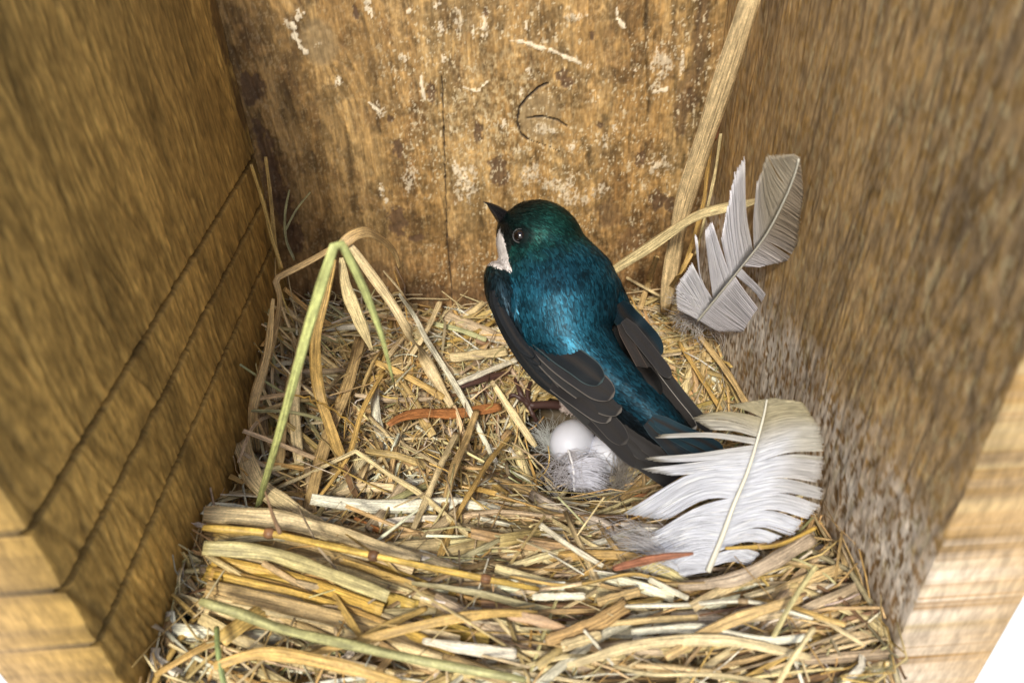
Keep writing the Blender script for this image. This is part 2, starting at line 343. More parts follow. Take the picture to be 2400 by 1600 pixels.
pb = panel('back_panel', lambda u, v, d: np.stack([u, -d, v], -1), XL-1.6, XR+1.6, -.5, 21.5, .034, 1.9, shade_back, None); adopt(pb, box)
kz = [onX(505, 520, XL)[2], onX(500, 700, XL)[2], onX(500, 893, XL)[2]]
print('kerfs', kz)
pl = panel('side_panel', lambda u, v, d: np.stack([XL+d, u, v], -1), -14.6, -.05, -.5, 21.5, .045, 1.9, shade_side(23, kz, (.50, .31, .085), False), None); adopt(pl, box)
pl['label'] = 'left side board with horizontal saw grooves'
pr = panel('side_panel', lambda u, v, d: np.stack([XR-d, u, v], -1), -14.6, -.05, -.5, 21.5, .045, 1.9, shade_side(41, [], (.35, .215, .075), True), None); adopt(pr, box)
pr['label'] = 'right side board crusted with whitish droppings'
fl = panel('floor_panel', lambda u, v, d: np.stack([u, v, d*.2], -1), XL+.05, XR-.05, -14.6, -.05, .3, 1.9, lambda u, v: (lerp((.2, .12, .05), (.28, .18, .08), fbm(u*4, v*.4, 3, 3)), .01*fbm(u*4, v, 2, 3)), None); adopt(fl, box)

# ------------------------------------------------------------------ straw
PAL = dict(pale=(.77, .61, .325), tan=(.59, .41, .18), gold=(.63, .41, .13), grey=(.55, .43, .26), green=(.44, .42, .20), white=(.82, .75, .57), brown=(.26, .155, .075), yellow=(.66, .44, .10),
           orange=(.50, .21, .07), bark=(.34, .14, .08), dark=(.12, .06, .045), lime=(.45, .58, .20))
def jit(c, a=.12): k = 1+random.uniform(-a, a)*1.5; return tuple(min(.9, max(.01, x*k*(1+random.uniform(-a, a)*.4))) for x in c)
CX, CY = 2.4, -5.8
def rand_straw(kind, layer):
    r = random.random
    if kind == 'front': x, y = -6.8+13.6*r(), -9.6-5.2*r()
    elif kind == 'left': x, y = -6.8+5.6*r(), -.6-9.5*r()
    elif kind == 'back': x, y = -5+9*r(), -.4-2.4*r()
    elif kind == 'right': x, y = 3.6+3.2*r(), -.4-9.*r()
    else:
        a = 6.283*r(); q = 1.+4.6*math.sqrt(r()); x, y = CX+q*math.cos(a), CY+q*math.sin(a)*.95
    dx, dy = x-CX, y-CY; tang = math.atan2(dx, -dy)
    rad = math.hypot(dx, dy); sw = random.gauss(0, .55 if kind != 'front' else .3)
    if kind == 'front':
        tang = (x-1.5)*.035+random.gauss(0, .2); sw = 0
        if r() < .2: tang += random.gauss(0, 1.)
    if kind == 'left': sw = random.gauss(0, .75); tang = 1.25 if r() < .5 else tang
    if r() < .22: sw += random.gauss(0, 1.2)
    an = tang+sw
    L = {'front': random.uniform(2.2, 9.5), 'left': random.uniform(2, 6.5), 'back': random.uniform(1.4, 4.6), 'right': random.uniform(1.4, 4.2)}.get(kind, random.uniform(1., 4.2))
    wd = abs(random.gauss(0, 1))**1.5*.078+.034
    if kind == 'front': wd *= 1.25
    lt = r() < .27
    if lt: L = min(L*1.9, 9.5); wd = random.uniform(.025, .06)
    wd = min(wd, .36)
    n = 7; t = np.linspace(-.5, .5, n)*L; curv = random.gauss(0, .22 if lt else .10)+(.09 if kind == 'cup' else .0)
    a = an+t*curv; X = x+np.cumsum(np.cos(a))*L/n-L/2*math.cos(an); Y = y+np.cumsum(np.sin(a))*L/n-L/2*math.sin(an)
    X = np.clip(X, XL+.12, XR-.12); Y = np.clip(Y, -15.2, -.12)
    Z = H(X, Y); tl = random.gauss(0, .10); Zs = np.polyval(np.polyfit(t, Z, 2), t)
    Z = np.maximum(Zs, Z-.1)+layer*r()**1.0+tl*t+.02*L*np.sin(t*1.3+9*r())
    Z = np.maximum(Z, H(X, Y)-.3)
    q = r(); nm = ('tan' if q < .3 else 'pale' if q < .58 else 'grey' if q < .72 else 'gold' if q < .83 else 'green' if q < .85 else 'white' if q < .96 else 'brown')
    tp = 1-.35*np.abs(np.linspace(-1, 1, n))**3*r(); W = wd*tp
    if r() < .25: W = W*np.linspace(1.1, .35, n)
    if min(np.hypot(X-2.4, Y+4.5)) < 1.75: return rand_straw(kind, layer)
    C = np.stack([X, Y, Z], 1)
    if np.any(np.linalg.norm(np.diff(C, axis=0), axis=1) < 1e-4): C = C+np.linspace(0, .04, n)[:, None]*np.array([.3, -.3, .5])
    return C, W, jit(PAL[nm], .16), random.gauss(0, .45), L*wd
ns = Bag()
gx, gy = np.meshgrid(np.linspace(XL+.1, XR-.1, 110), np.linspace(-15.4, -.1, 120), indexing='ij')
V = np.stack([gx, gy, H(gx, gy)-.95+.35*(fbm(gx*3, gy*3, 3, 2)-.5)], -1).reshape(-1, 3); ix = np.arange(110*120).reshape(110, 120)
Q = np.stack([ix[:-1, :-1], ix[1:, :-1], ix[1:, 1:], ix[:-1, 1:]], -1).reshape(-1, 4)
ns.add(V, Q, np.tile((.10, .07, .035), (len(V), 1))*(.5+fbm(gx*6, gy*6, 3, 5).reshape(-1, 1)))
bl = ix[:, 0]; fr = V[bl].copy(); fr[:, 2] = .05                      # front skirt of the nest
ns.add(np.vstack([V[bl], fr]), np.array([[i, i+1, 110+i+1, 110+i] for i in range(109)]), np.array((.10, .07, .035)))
cands = []
for kind, cnt, lay in (('front', 1750, .7), ('left', 950, .6), ('back', 480, .5), ('right', 560, .7), ('cup', 1900, .55)):
    for _ in range(cnt): cands.append((kind,)+rand_straw(kind, lay))
ph = dict(front=('dry straw lying along the front rim of the nest', 'straws of the front rim'), left=('dry straw on the left slope of the nest, under the grooved board', 'straws of the left slope'),
          back=('short dry straw against the back board of the nest box', 'straws along the back board'), right=('dry straw on the right side of the nest, beside the crusted board', 'straws of the right side'),
          cup=('chopped dry straw lining the slope round the nest cup', 'straws lining the nest cup'))
cands = [c for c in cands if min(np.linalg.norm(proj(p)-np.array([1640, 1305])) for p in c[1]) > 60 and min(abs(proj(p)-np.array([1350, 1090])).max() for p in c[1]) > 38]
def score(c):
    m = c[1][len(c[1])//2]; p = proj(m); up = m[2]-H(m[0], m[1])
    return c[5]*(1+up) if (500 < p[0] < 1900 and p[1] < 1590) else 0
order = sorted(range(len(cands)), key=lambda i: -score(cands[i])); single = set(order[:150])
for i, (kind, C, W, c, tw, _) in enumerate(cands):
    if i in single:
        b = Bag(); C2 = C.copy(); b.add(*ribbon(spline(C2, 12), np.interp(np.linspace(0, 1, 12), np.linspace(0, 1, len(W)), W), color=c, twist=tw, arch=.14))
        tag(b.build('straw', MS), ph[kind][0], 'straw', ph[kind][1])
    else: ns.add(*ribbon(C, W, color=c, twist=tw, hero=False, th=.01))
# fine broken bits and fibres
for _ in range(2800):
    x, y = random.uniform(-6.8, 6.8), random.uniform(-14.8, -.3)
    if math.hypot(x-2.4, y+4.7) < 2.1: continue
    a = random.uniform(0, 6.28); L = random.uniform(.25, 1.5); n = 5
    t = np.linspace(0, 1, n)*L; cv = random.gauss(0, .8); X = x+np.cumsum(np.cos(a+t*cv))*L/n; Y = y+np.cumsum(np.sin(a+t*cv))*L/n
    X = np.clip(X, XL+.06, XR-.06)+np.linspace(0, .004, n); Y = np.clip(Y, -15, -.08)+np.linspace(0, .004, n); Z = H(X, Y)+random.uniform(.1, .75)+random.gauss(0, .3)*t
    ns.add(*ribbon(np.stack([X, Y, Z], 1), np.full(n, random.uniform(.015, .05)), color=jit(PAL[random.choice(['pale', 'tan', 'gold', 'white', 'green', 'grey'])], .2), hero=False, th=.01))
tag(ns.build('nest_straw', MS), 'mass of small dry straws and fibres making up the nest', 'nest', kind='stuff')

def path(pts, h=.3, n=26, ex=.0):
    out = []
    for q in pts:
        if len(q) == 4: out.append(onY(q[0], q[1], q[3]))
        elif len(q) == 3: out.append(onN(q[0], q[1], q[2]+ex))
        else: out.append(onN(q[0], q[1], h))
    out = np.array(out); out[:, 0] = np.clip(out[:, 0], XL+.08, XR-.08)
    return spline(out, n)
def hero(name, label, cat, pts, w, color, h=.45, twist=0., arch=.16, taper=(.8, .8), rnd=False, n=26, up=(0, -.55, .83), extra=None):
    C = path(pts, h, n, .22); dm = np.array([depth(p) for p in C])
    w = np.interp(np.linspace(0, 1, n), np.linspace(0, 1, len(w)), w) if isinstance(w, (list, tuple)) else np.full(n, float(w))
    tt = np.linspace(0, 1, n); e = np.minimum(1, np.minimum(taper[0]+tt*8, taper[1]+(1-tt)*8)); Wd = w*dm/F*e*(1+.08*np.sin(tt*19+w[0]))
    c = PAL[color] if isinstance(color, str) else color; b = Bag()
    if rnd: b.add(*tube(C, Wd*.5, c, 8))
    else: b.add(*ribbon(C, Wd, color=c, twist=twist, arch=arch, th=.02, up=up))
    if extra: extra(b, C, Wd)
    o = b.build(name, MS); tag(o, label, cat); return o
def nodes(ts, c=(.22, .11, .05), k=1.25):
    def f(b, C, Wd):
        for t in ts:
            i = int(t*(len(C)-1)); i = min(max(i, 1), len(C)-2); T = nrm(C[i+1]-C[i-1]); P = np.array([C[i]-T*.09, C[i], C[i]+T*.09]); b.add(*tube(P, np.array([.55, .66, .55])*Wd[i]*k, c, 8))
    return f
Yb = 'Y'
HS = [
 ('straw', 'wide dry blade leaning tall against the back right corner', 'straw', [(1768, -30, Yb, -5.2), (1693, 200, Yb, -4.2), (1630, 393, Yb, -3.2), (1598, 500, Yb, -2.6), (1575, 620, Yb, -2.2), (1560, 730, Yb, -1.8)], [54, 50, 50, 44, 40, 30], (.80, .60, .32), dict(arch=.2)),
 ('straw', 'bent dry blade running from behind the bird to the right board under the grey feather', 'straw', [(1415, 650, Yb, -1.8), (1450, 625, Yb, -2.2), (1533, 571, Yb, -2.9), (1628, 508, Yb, -3.7), (1694, 488, Yb, -4.2), (1766, 474, Yb, -4.9), (1850, 452, Yb, -5.9), (1930, 440, Yb, -7.)], [28, 28, 30, 28, 30, 32, 32], 'pale', dict(arch=.22)),
 ('straw', 'thin orange stalk standing just right of the tall corner blade', 'straw', [(1668, 321, Yb, -2.6), (1657, 411, Yb, -2.4), (1646, 489, Yb, -2.2), (1600, 640, Yb, -1.8)], 10, 'gold', {}),
 ('straw', 'thin forked pale stalk beside the tall corner blade, its tip free', 'straw', [(1690, 314, Yb, -3.), (1675, 411, Yb, -2.7), (1655, 500, Yb, -2.5), (1630, 600, Yb, -2.)], 7, 'pale', {}),
 ('straw', 'red brown sliver behind the upper part of the tall corner blade', 'straw', [(1722, 168, Yb, -3.), (1700, 240, Yb, -2.7), (1674, 330, Yb, -2.4)], 9, 'bark', {}),
 ('straw', 'long stalk slanting from the right board down to the tip of the large feather', 'straw', [(1635, 780, .8), (1700, 865, .8), (1762, 945, .8)], 15, 'tan', {}),
 ('straw', 'speckled stalk behind the right wing of the bird', 'straw', [(1590, 800, .6), (1640, 880, .6), (1690, 960, .6)], 10, 'gold', {}),
 ('straw', 'short stalk leaning left below the bent blade, right of the bird', 'straw', [(1540, 600, Yb, -2.6), (1520, 660, .9), (1500, 725, .5)], 14, 'tan', {}),
 ('straw', 'golden splinter pointing up beside the white part of the grey feather', 'straw', [(1622, 594, Yb, -3.4), (1590, 645, Yb, -3.2), (1556, 700, .5)], 11, 'gold', {}),
 ('straw', 'thin pale straw crossing right of the bird below the bent blade', 'straw', [(1468, 650, .9), (1548, 694, .7)], 7, 'pale', {}),
 ('straw', 'brown dry leaf arching over and curling down behind the green stem', 'straw', [(800, 575, Yb, -4.4), (828, 552, Yb, -4.2), (860, 543, Yb, -3.9), (896, 561, Yb, -3.4), (925, 592, Yb, -3.), (938, 630, Yb, -2.8)], [26, 30, 28, 24, 14, 6], 'tan', dict(twist=.5)),
 ('straw', 'dry blade bent sharply at the left, from the green stem down the left board', 'straw', [(786, 577, Yb, -4.5), (721, 614, Yb, -4.5), (650, 650, Yb, -4.6), (646, 660, Yb, -4.7), (655, 700, Yb, -4.8), (643, 779, Yb, -5.), (612, 886, Yb, -5.4), (612, 980, .7), (622, 1070, .4)], [16, 18, 16, 12, 18, 26, 28, 28, 26], 'tan', dict(n=40)),
 ('straw', 'flat striped blade hanging below the leaf knot with a pointed tip', 'straw', [(800, 604, Yb, -4.4), (811, 671, Yb, -4.6), (839, 743, Yb, -4.8), (872, 822, Yb, -5.)], [12, 30, 32, 8], 'pale', dict(arch=.1)),
 ('straw', 'long pale blade from the leaf knot down to the orange strip', 'straw', [(818, 571, Yb, -4.3), (857, 625, Yb, -4.4), (911, 700, Yb, -4.6), (954, 771, Yb, -4.9), (1000, 850, 1.), (1064, 962, .7)], [18, 24, 22, 26, 28, 16], 'pale', dict(arch=.1)),
 ('straw', 'golden brown blade hanging down through the left of the nest', 'straw', [(782, 607, Yb, -4.7), (764, 679, Yb, -5.), (739, 796, Yb, -5.6), (746, 911, 1.4), (771, 993, 1.), (800, 1075, .8), (835, 1165, .5)], [18, 26, 28, 27, 26, 24, 14], 'gold', {}),
 ('straw', 'whitish thin stalk running across the orange strip', 'straw', [(936, 689, Yb, -2.), (975, 746, .8), (1000, 796, .8), (1057, 886, .8), (1107, 975, .8), (1150, 1062, .5)], [7, 12, 13, 14, 14, 11], 'white', {}),
 ('straw', 'broad flat tan blade slanting down the left of the nest', 'straw', [(845, 790, .9), (814, 904, .8), (760, 1045, .8), (722, 1195, .6)], [26, 28, 30, 30], 'tan', dict(arch=.06)),
 ('straw', 'left of two thin pale stalks leaning on the left corner', 'straw', [(588, 386, Yb, -2.6), (615, 470, Yb, -2.4), (636, 550, Yb, -2.4), (660, 630, Yb, -2.6)], [7, 9, 10, 9], 'gold', {}),
 ('straw', 'right of two thin pale stalks leaning on the left corner', 'straw', [(622, 368, Yb, -1.4), (634, 464, Yb, -1.6), (643, 557, Yb, -2.), (657, 632, Yb, -2.2)], [9, 9, 9, 8], 'gold', {}),
 ('straw', 'thin forked stalk rising on the stained lower left of the back board', 'straw', [(678, 445, Yb, -.6), (668, 500, Yb, -.8), (670, 560, Yb, -1.), (690, 610, Yb, -1.2)], [4, 6, 6, 6], 'green', {}),
 ('straw', 'thin slanting sprig touching the back board above the left straw', 'straw', [(727, 450, Yb, -.4), (695, 490, Yb, -.6), (668, 540, Yb, -.9)], [3, 5, 5], 'green', {}),
 ('straw', 'thin curling sprig standing against the lower back board', 'straw', [(898, 634, Yb, -.9), (925, 665, Yb, -1.), (945, 690, Yb, -1.2), (970, 722, .4)], [4, 5, 5, 4], 'pale', {}),
 ('straw', 'speckled grey blade lying beside the flank of the bird', 'straw', [(1036, 736, .5), (1110, 765, .5), (1190, 800, .4)], 26, 'grey', dict(arch=.08)),
 ('straw', 'flat pale straw ending under the wing of the bird', 'straw', [(1055, 838, .6), (1189, 823, .6)], 24, 'pale', {}),
 ('straw', 'bright narrow straw ending under the wing, above the dark bark strip', 'straw', [(1062, 903, .7), (1140, 870, .75), (1212, 842, .7)], 14, 'white', {}),
 ('straw', 'greenish straw lying behind the flat pale one by the wing', 'straw', [(1012, 758, .6), (1075, 772, .6), (1140, 796, .6)], 13, 'green', {}),
 ('straw', 'short upright pale straw near the crack of the back board', 'straw', [(1032, 705, .9), (1003, 768, .8), (964, 832, .6)], 12, 'pale', {}),
 ('straw', 'yellowish grooved stalk slanting into the long pale blade', 'straw', [(880, 848, .7), (960, 885, .7), (1040, 932, .7)], 16, 'gold', {}),
 ('straw', 'level grey straw crossing behind the green stem', 'straw', [(630, 868, .6), (720, 870, .7), (812, 866, .6)], 12, 'grey', {}),
 ('bark_strip', 'bright orange brown bark strip on the straw left of the foot', 'bark strip', [(910, 995, .8), (940, 978, .85), (985, 968, .85), (1071, 968, .75), (1175, 952, .6)], [16, 24, 26, 26, 20], 'orange', dict(arch=.1)),
 ('bark_strip', 'dark purple brown bark strip below the wing of the bird', 'bark strip', [(1078, 905, .6), (1120, 890, .65), (1160, 880, .65), (1196, 872, .6)], [16, 20, 17, 8], 'dark', {}),
 ('bark_strip', 'reddish bark sliver lying on the foot of the large white feather', 'bark strip', [(1436, 1332, 1.2), (1490, 1318, 1.5), (1545, 1306, 1.8), (1625, 1296, 2.0)], [12, 20, 18, 8], 'bark', {}),
 ('bark_strip', 'small orange bark chip below the bent thin straw', 'bark strip', [(829, 1214, .6), (894, 1246, .6)], 12, 'orange', {}),
 ('bark_strip', 'curled orange chip at the right edge of the nest cup', 'bark strip', [(1460, 1180, .6), (1490, 1165, .8), (1520, 1160, .7), (1513, 1176, .6)], [9, 11, 9, 5], 'orange', {}),
 ('straw', 'thin straw with a sharp peak in the middle of the left nest', 'straw', [(652, 1142, .6), (740, 1102, .9), (826, 1060, 1.1), (838, 1060, 1.1), (910, 1110, .9), (990, 1161, .8), (1100, 1256, .6)], [8, 9, 10, 11, 13, 14, 12], 'pale', dict(n=40)),
 ('straw', 'pale stick standing across the middle of the nest, left of two', 'straw', [(1070, 1013, .9), (1028, 1100, .85), (998, 1172, .8), (955, 1266, .6)], [13, 15, 16, 14], 'pale', {}),
 ('straw', 'thicker tan stick just right of the pale standing one', 'straw', [(1118, 960, .9), (1094, 1025, .9), (1063, 1100, .8), (1038, 1205, .6)], [15, 19, 20, 17], 'tan', {}),
 ('straw', 'curved orange tan stalk left of the nest cup', 'straw', [(1198, 1018, .8), (1150, 1076, .9), (1110, 1140, .8), (1068, 1215, .7), (1030, 1306, .6)], [9, 12, 12, 13, 18], 'gold', {}),
 ('straw', 'dry stick running from the toes to the edge of the nest cup', 'straw', [(1152, 892, .6), (1192, 953, .5), (1230, 1009, .5), (1256, 1046, .4)], [11, 16, 18, 14], 'pale', {}),
 ('straw', 'broad straw stub with a ragged square end by the left board', 'straw', [(532, 1037, 1.3), (600, 1128, 1.), (680, 1190, .8), (775, 1245, .6)], [46, 44, 40, 26], 'pale', dict(arch=.1, taper=(1, .5))),
 ('straw', 'wide pale sheath along the top of the foreground bundle', 'straw', [(478, 1203, 1.1), (640, 1215, 1.1), (760, 1243, 1.), (900, 1285, .9), (985, 1312, .7)], [40, 42, 42, 36, 20], 'pale', dict(arch=.12)),
 ('straw', 'long glossy yellow stem with brown nodes in the foreground bundle', 'straw', [(476, 1236, 1.5), (560, 1242, 1.5), (653, 1253, 1.5), (906, 1308, 1.3), (1150, 1358, 1.1), (1262, 1380, .9)], [18, 17, 16, 15, 14], 'yellow', dict(rnd=True, extra=nodes([.22, .52, .86]))),
 ('straw', 'wide flat greenish straw below the yellow stem, cut square at its right end', 'straw', [(476, 1283, 1.3), (600, 1292, 1.3), (700, 1318, 1.3), (910, 1397, 1.1)], [36, 34, 30, 30], (.56, .48, .22), dict(arch=.1, taper=(1, 1))),
 ('straw', 'thick blurred stem crossing the bottom left corner', 'straw', [(470, 1408, 1.6), (560, 1436, 1.6), (672, 1476, 1.6), (844, 1515, 1.5), (997, 1549, 1.4), (1230, 1592, 1.1)], [24, 24, 23, 22, 20], (.44, .42, .18), dict(rnd=True)),
 ('straw', 'straw folded to a sharp V below the foreground bundle', 'straw', [(764, 1371, .6), (805, 1430, .9), (843, 1487, 1.1), (852, 1489, 1.1), (905, 1465, 1.), (1000, 1425, .7)], [18, 18, 17, 14, 16, 14], 'gold', dict(n=40)),
 ('straw', 'level tan straw under the flat greenish one', 'straw', [(560, 1428, .8), (690, 1430, .8), (810, 1424, .7)], 18, 'tan', {}),
 ('straw', 'broad pale straw low in the middle of the foreground', 'straw', [(990, 1500, 1.), (1100, 1520, 1.), (1210, 1531, .9)], [14, 28, 24], 'white', {}),
 ('straw', 'split pale straw lying level left of the standing sticks', 'straw', [(788, 1160, .6), (850, 1142, .7), (925, 1142, .6)], [14, 24, 20], 'pale', {}),
 ('straw', 'grey brown broken blade under the pale standing stick', 'straw', [(950, 1130, .7), (905, 1190, .7), (862, 1240, .6)], 24, 'grey', {}),
 ('straw', 'short curved brown straw below the peaked straw', 'straw', [(806, 1088, .9), (828, 1148, .8), (868, 1206, .6)], [12, 15, 10], 'brown', {}),
 ('straw', 'short white straw level beside the orange chip', 'straw', [(888, 1228, .7), (950, 1216, .75), (1030, 1214, .6)], 16, 'white', {}),
 ('straw', 'dark brown thorn standing in front of the yellow stem', 'straw', [(621, 1150, Yb, -11.6), (637, 1200, Yb, -11.9), (657, 1250, Yb, -12.2)], [4, 8, 12], 'brown', dict(rnd=True)),
 ('straw', 'thin yellow stem winding along the front of the cup to the large feather', 'straw', [(1195, 1351, .9), (1334, 1371, .95), (1468, 1346, .95), (1527, 1352, .9), (1617, 1374, .8)], 8, 'gold', dict(rnd=True)),
 ('straw', 'wide grey brown blade curving under the foot of the large feather', 'straw', [(1590, 1374, .9), (1706, 1360, 1.), (1795, 1324, 1.1), (1905, 1258, 1.2)], [20, 32, 34, 34], (.46, .36, .25), dict(arch=.18)),
 ('straw', 'thin yellow stalk lying over the right foot of the large feather', 'straw', [(1700, 1284, 1.3), (1765, 1281, 1.3), (1828, 1275, 1.3), (1912, 1236, 1.3)], 9, 'yellow', dict(rnd=True)),
 ('straw', 'long pale stalk with a joint across the front right of the nest', 'straw', [(1465, 1420, 1.1), (1600, 1417, 1.15), (1754, 1409, 1.15), (1905, 1449, 1.)], 11, 'white', dict(rnd=True, extra=nodes([.64], (.4, .28, .15), 1.1))),
 ('straw', 'wide tan blade with a square end in the front middle', 'straw', [(1280, 1503, 1.), (1390, 1464, 1.1), (1470, 1416, 1.1)], [26, 36, 32], (.56, .36, .15), dict(arch=.06, taper=(.5, 1))),
 ('straw', 'thin straw slanting down from the downy feather to the bark sliver', 'straw', [(1234, 1183, .6), (1319, 1232, .7), (1393, 1280, .7), (1428, 1292, .6)], 10, 'pale', {}),
 ('straw', 'bright white straw slanting down in front of the nest cup', 'straw', [(1262, 1226, .9), (1334, 1278, .9), (1413, 1326, .8)], 13, 'white', {}),
 ('straw', 'grooved tan straw beside the white slanting one', 'straw', [(1388, 1203, .7), (1425, 1258, .8), (1462, 1316, .8)], 14, 'tan', {}),
 ('straw', 'hair thin straw standing over the front of the nest cup', 'straw', [(1353, 1254, .8), (1385, 1208, 1.2), (1417, 1163, 1.6)], 4, 'pale', {}),
 ('straw', 'greenish yellow stem standing at the lower right edge', 'straw', [(1912, 1325, 1.7), (1855, 1412, 1.5), (1803, 1510, 1.1)], 12, (.6, .52, .24), dict(rnd=True)),
 ('straw', 'pale stem in the bottom right corner', 'straw', [(1908, 1470, 1.6), (1855, 1546, 1.4), (1818, 1612, 1.2)], 13, 'pale', dict(rnd=True)),
 ('straw', 'long thin pale stem along the bottom right', 'straw', [(1438, 1560, 1.), (1527, 1579, 1.1), (1676, 1580, 1.1), (1810, 1598, 1.)], 10, 'pale', dict(rnd=True)),
 ('straw', 'short white pointed straw in the front middle', 'straw', [(1368, 1475, 1.2), (1437, 1557, 1.1)], 7, 'white', {}),
 ('straw', 'bright straw running down right from below the feather', 'straw', [(1520, 1356, 1.), (1613, 1402, 1.)], 13, 'white', {}),
 ('straw', 'speckled tan blade lying left of the wide tan one', 'straw', [(1190, 1438, 1.), (1274, 1457, 1.), (1350, 1484, .9)], [24, 26, 10], (.55, .36, .2), {}),
 ('straw', 'level whitish flat straw below the winding yellow stem', 'straw', [(1248, 1398, 1.), (1372, 1396, 1.)], 16, 'white', {}),
 ('straw', 'short wide tan straw right of the whitish flat one', 'straw', [(1400, 1411, 1.), (1500, 1384, 1.)], [20, 22], 'tan', {}),
 ('straw', 'short pale stub below the wide tan blade', 'straw', [(1317, 1515, 1.1), (1410, 1486, 1.1)], [24, 22], 'pale', dict(taper=(1, .6))),
 ('straw', 'long golden straw lying level in the front right', 'straw', [(1422, 1461, 1.), (1530, 1452, 1.), (1636, 1446, .9)], 14, (.6, .44, .2), {}),
 ('straw', 'pale stick in the left slope leaning on the grooved board', 'straw', [(640, 700, Yb, -5.6), (625, 830, Yb, -6.1), (592, 960, Yb, -6.9), (600, 1060, .6)], [10, 20, 26, 22], 'tan', {}),
]
HS += [('straw', lb_, 'straw', p_, w_, c_, k_) for lb_, p_, w_, c_, k_ in [
 ('broad golden blade looping along the very bottom left of the nest', [(500, 1560, 1.3), (620, 1530, 1.5), (800, 1560, 1.4), (940, 1600, 1.)], [20, 30, 30, 20], 'gold', {}),
 ('long golden blade curving over the rim at the bottom middle', [(700, 1540, 1.2), (930, 1478, 1.3), (1120, 1440, 1.2), (1260, 1436, 1.)], [14, 22, 24, 14], 'gold', {}),
 ('long cream blade arcing along the bottom right rim', [(1330, 1560, 1.2), (1500, 1510, 1.3), (1700, 1500, 1.3), (1900, 1540, 1.1)], [16, 26, 26, 18], 'pale', {}),
 ('cream blade with a slight kink lying above the long arcing one at the right', [(1480, 1480, 1.1), (1640, 1472, 1.2), (1780, 1500, 1.2), (1900, 1492, 1.1)], [14, 20, 20, 16], 'white', {}),
 ('wide buff blade slanting from the rim toward the right board', [(1560, 1540, 1.2), (1700, 1460, 1.3), (1880, 1400, 1.2)], [22, 28, 20], 'tan', {}),
 ('tall buff blade standing against the left slope behind the green stem', [(700, 1085, .9), (690, 960, 1.2), (700, 830, 1.2), (722, 730, .9)], [24, 26, 22, 10], 'pale', {}),
 ('buff blade leaning in the left slope next to the grooved board', [(655, 1090, .9), (668, 960, 1.1), (690, 860, 1.1), (740, 770, .8)], [20, 22, 20, 10], 'tan', {}),
 ('long straw lying from the left slope down to the peaked straw', [(900, 870, .9), (850, 960, 1.), (815, 1070, .9), (740, 1175, .7)], [9, 13, 12, 7], 'gold', {})]]
for nm, lb, ct, pts, wd, c, kw in HS: hero(nm, lb, ct, pts, wd, c if not isinstance(c, str) else jit(PAL[c], .05), **kw)
for i in range(60):
    x0 = random.uniform(-6.6, -4.4); y0 = random.uniform(-8.2, -1.2); z0 = H(x0, y0)+random.uniform(.2, .7); x1 = -6.85+random.random()*.5; y1 = min(-.4, y0+random.gauss(.2, 1.3)); z1 = z0+random.uniform(.6, 2.3)
    P3 = spline([(x0, y0, z0), ((x0+x1)/2-.15*random.random(), (y0+y1)/2, (z0+z1)/2+random.gauss(0, .2)), (x1, y1, z1)], 14); w_ = random.uniform(.04, .2)
    b = Bag(); b.add(*ribbon(P3, np.linspace(w_, w_*random.uniform(.3, 1), 14), color=jit(PAL[random.choice(['tan', 'pale', 'gold', 'grey', 'green'])], .15), twist=random.gauss(0, .5), up=(.6, -.6, .5)))
    tag(b.build('straw', MS), 'dry straw leaning against the grooved left board', 'straw', 'straws leaning on the grooved board')
for i in range(26):
    yl = random.uniform(1195, 1420); s_ = random.uniform(.25, .5); xe = random.uniform(760, 1260); sg = random.uniform(.2, .34)
    P2 = [(478+random.random()*30, yl), ((478+xe)/2, yl+(xe-478)*.5*sg*.75), (xe, yl+(xe-478)*sg)]
    C = path([(a_, b_, s_+.5) for a_, b_ in P2], n=18); w_ = random.choice([.1, .14, .2, .28, .36, .42]); b = Bag()
    b.add(*ribbon(C, np.linspace(w_, w_*random.uniform(.4, 1.), 18), color=jit(PAL[random.choice(['pale', 'gold', 'pale', 'tan', 'yellow'])], .1), twist=random.gauss(0, .3), arch=.08))
    tag(b.build('straw', MS), 'pale straw of the thick foreground bundle sweeping in from the lower left', 'straw', 'straws of the foreground bundle')
# yellow rootlet with side hairs
b = Bag(); C = path([(535, 1000, .9), (560, 965, 1.1), (596, 940, 1.3), (660, 926, 1.5), (740, 940, 1.5), (800, 975, 1.3), (852, 1015, 1.)], n=40)
C = C+.03*np.random.RandomState(1).randn(*C.shape); b.add(*tube(C, np.full(40, .028), (.5, .3, .06), 6))
for i in (6, 11, 17, 23, 28, 33):
    q = C[i]; d_ = nrm(np.random.RandomState(i).randn(3)+[0, 0, -.4])*.55; b.add(*tube(spline([q, q+d_*.5+[0, 0, .05], q+d_], 6), np.linspace(.02, .008, 6), (.45, .27, .06), 5))
tag(b.build('rootlet', MS), 'thin yellow rootlet with side hairs crossing the green stem', 'root')
# dark wiry rootlet on the bark strip
b = Bag(); C = path([(1146, 862, .8), (1144, 890, 1.), (1132, 912, .9), (1112, 938, .7)], n=16); b.add(*tube(C, np.linspace(.015, .035, 16), (.1, .05, .03), 6))
C = path([(1132, 912, .9), (1138, 930, .7), (1141, 946, .6)], n=8); b.add(*tube(C, np.linspace(.03, .01, 8), (.1, .05, .03), 6))
tag(b.build('rootlet', MS), 'dark wiry rootlet curling over the dark bark strip', 'root')
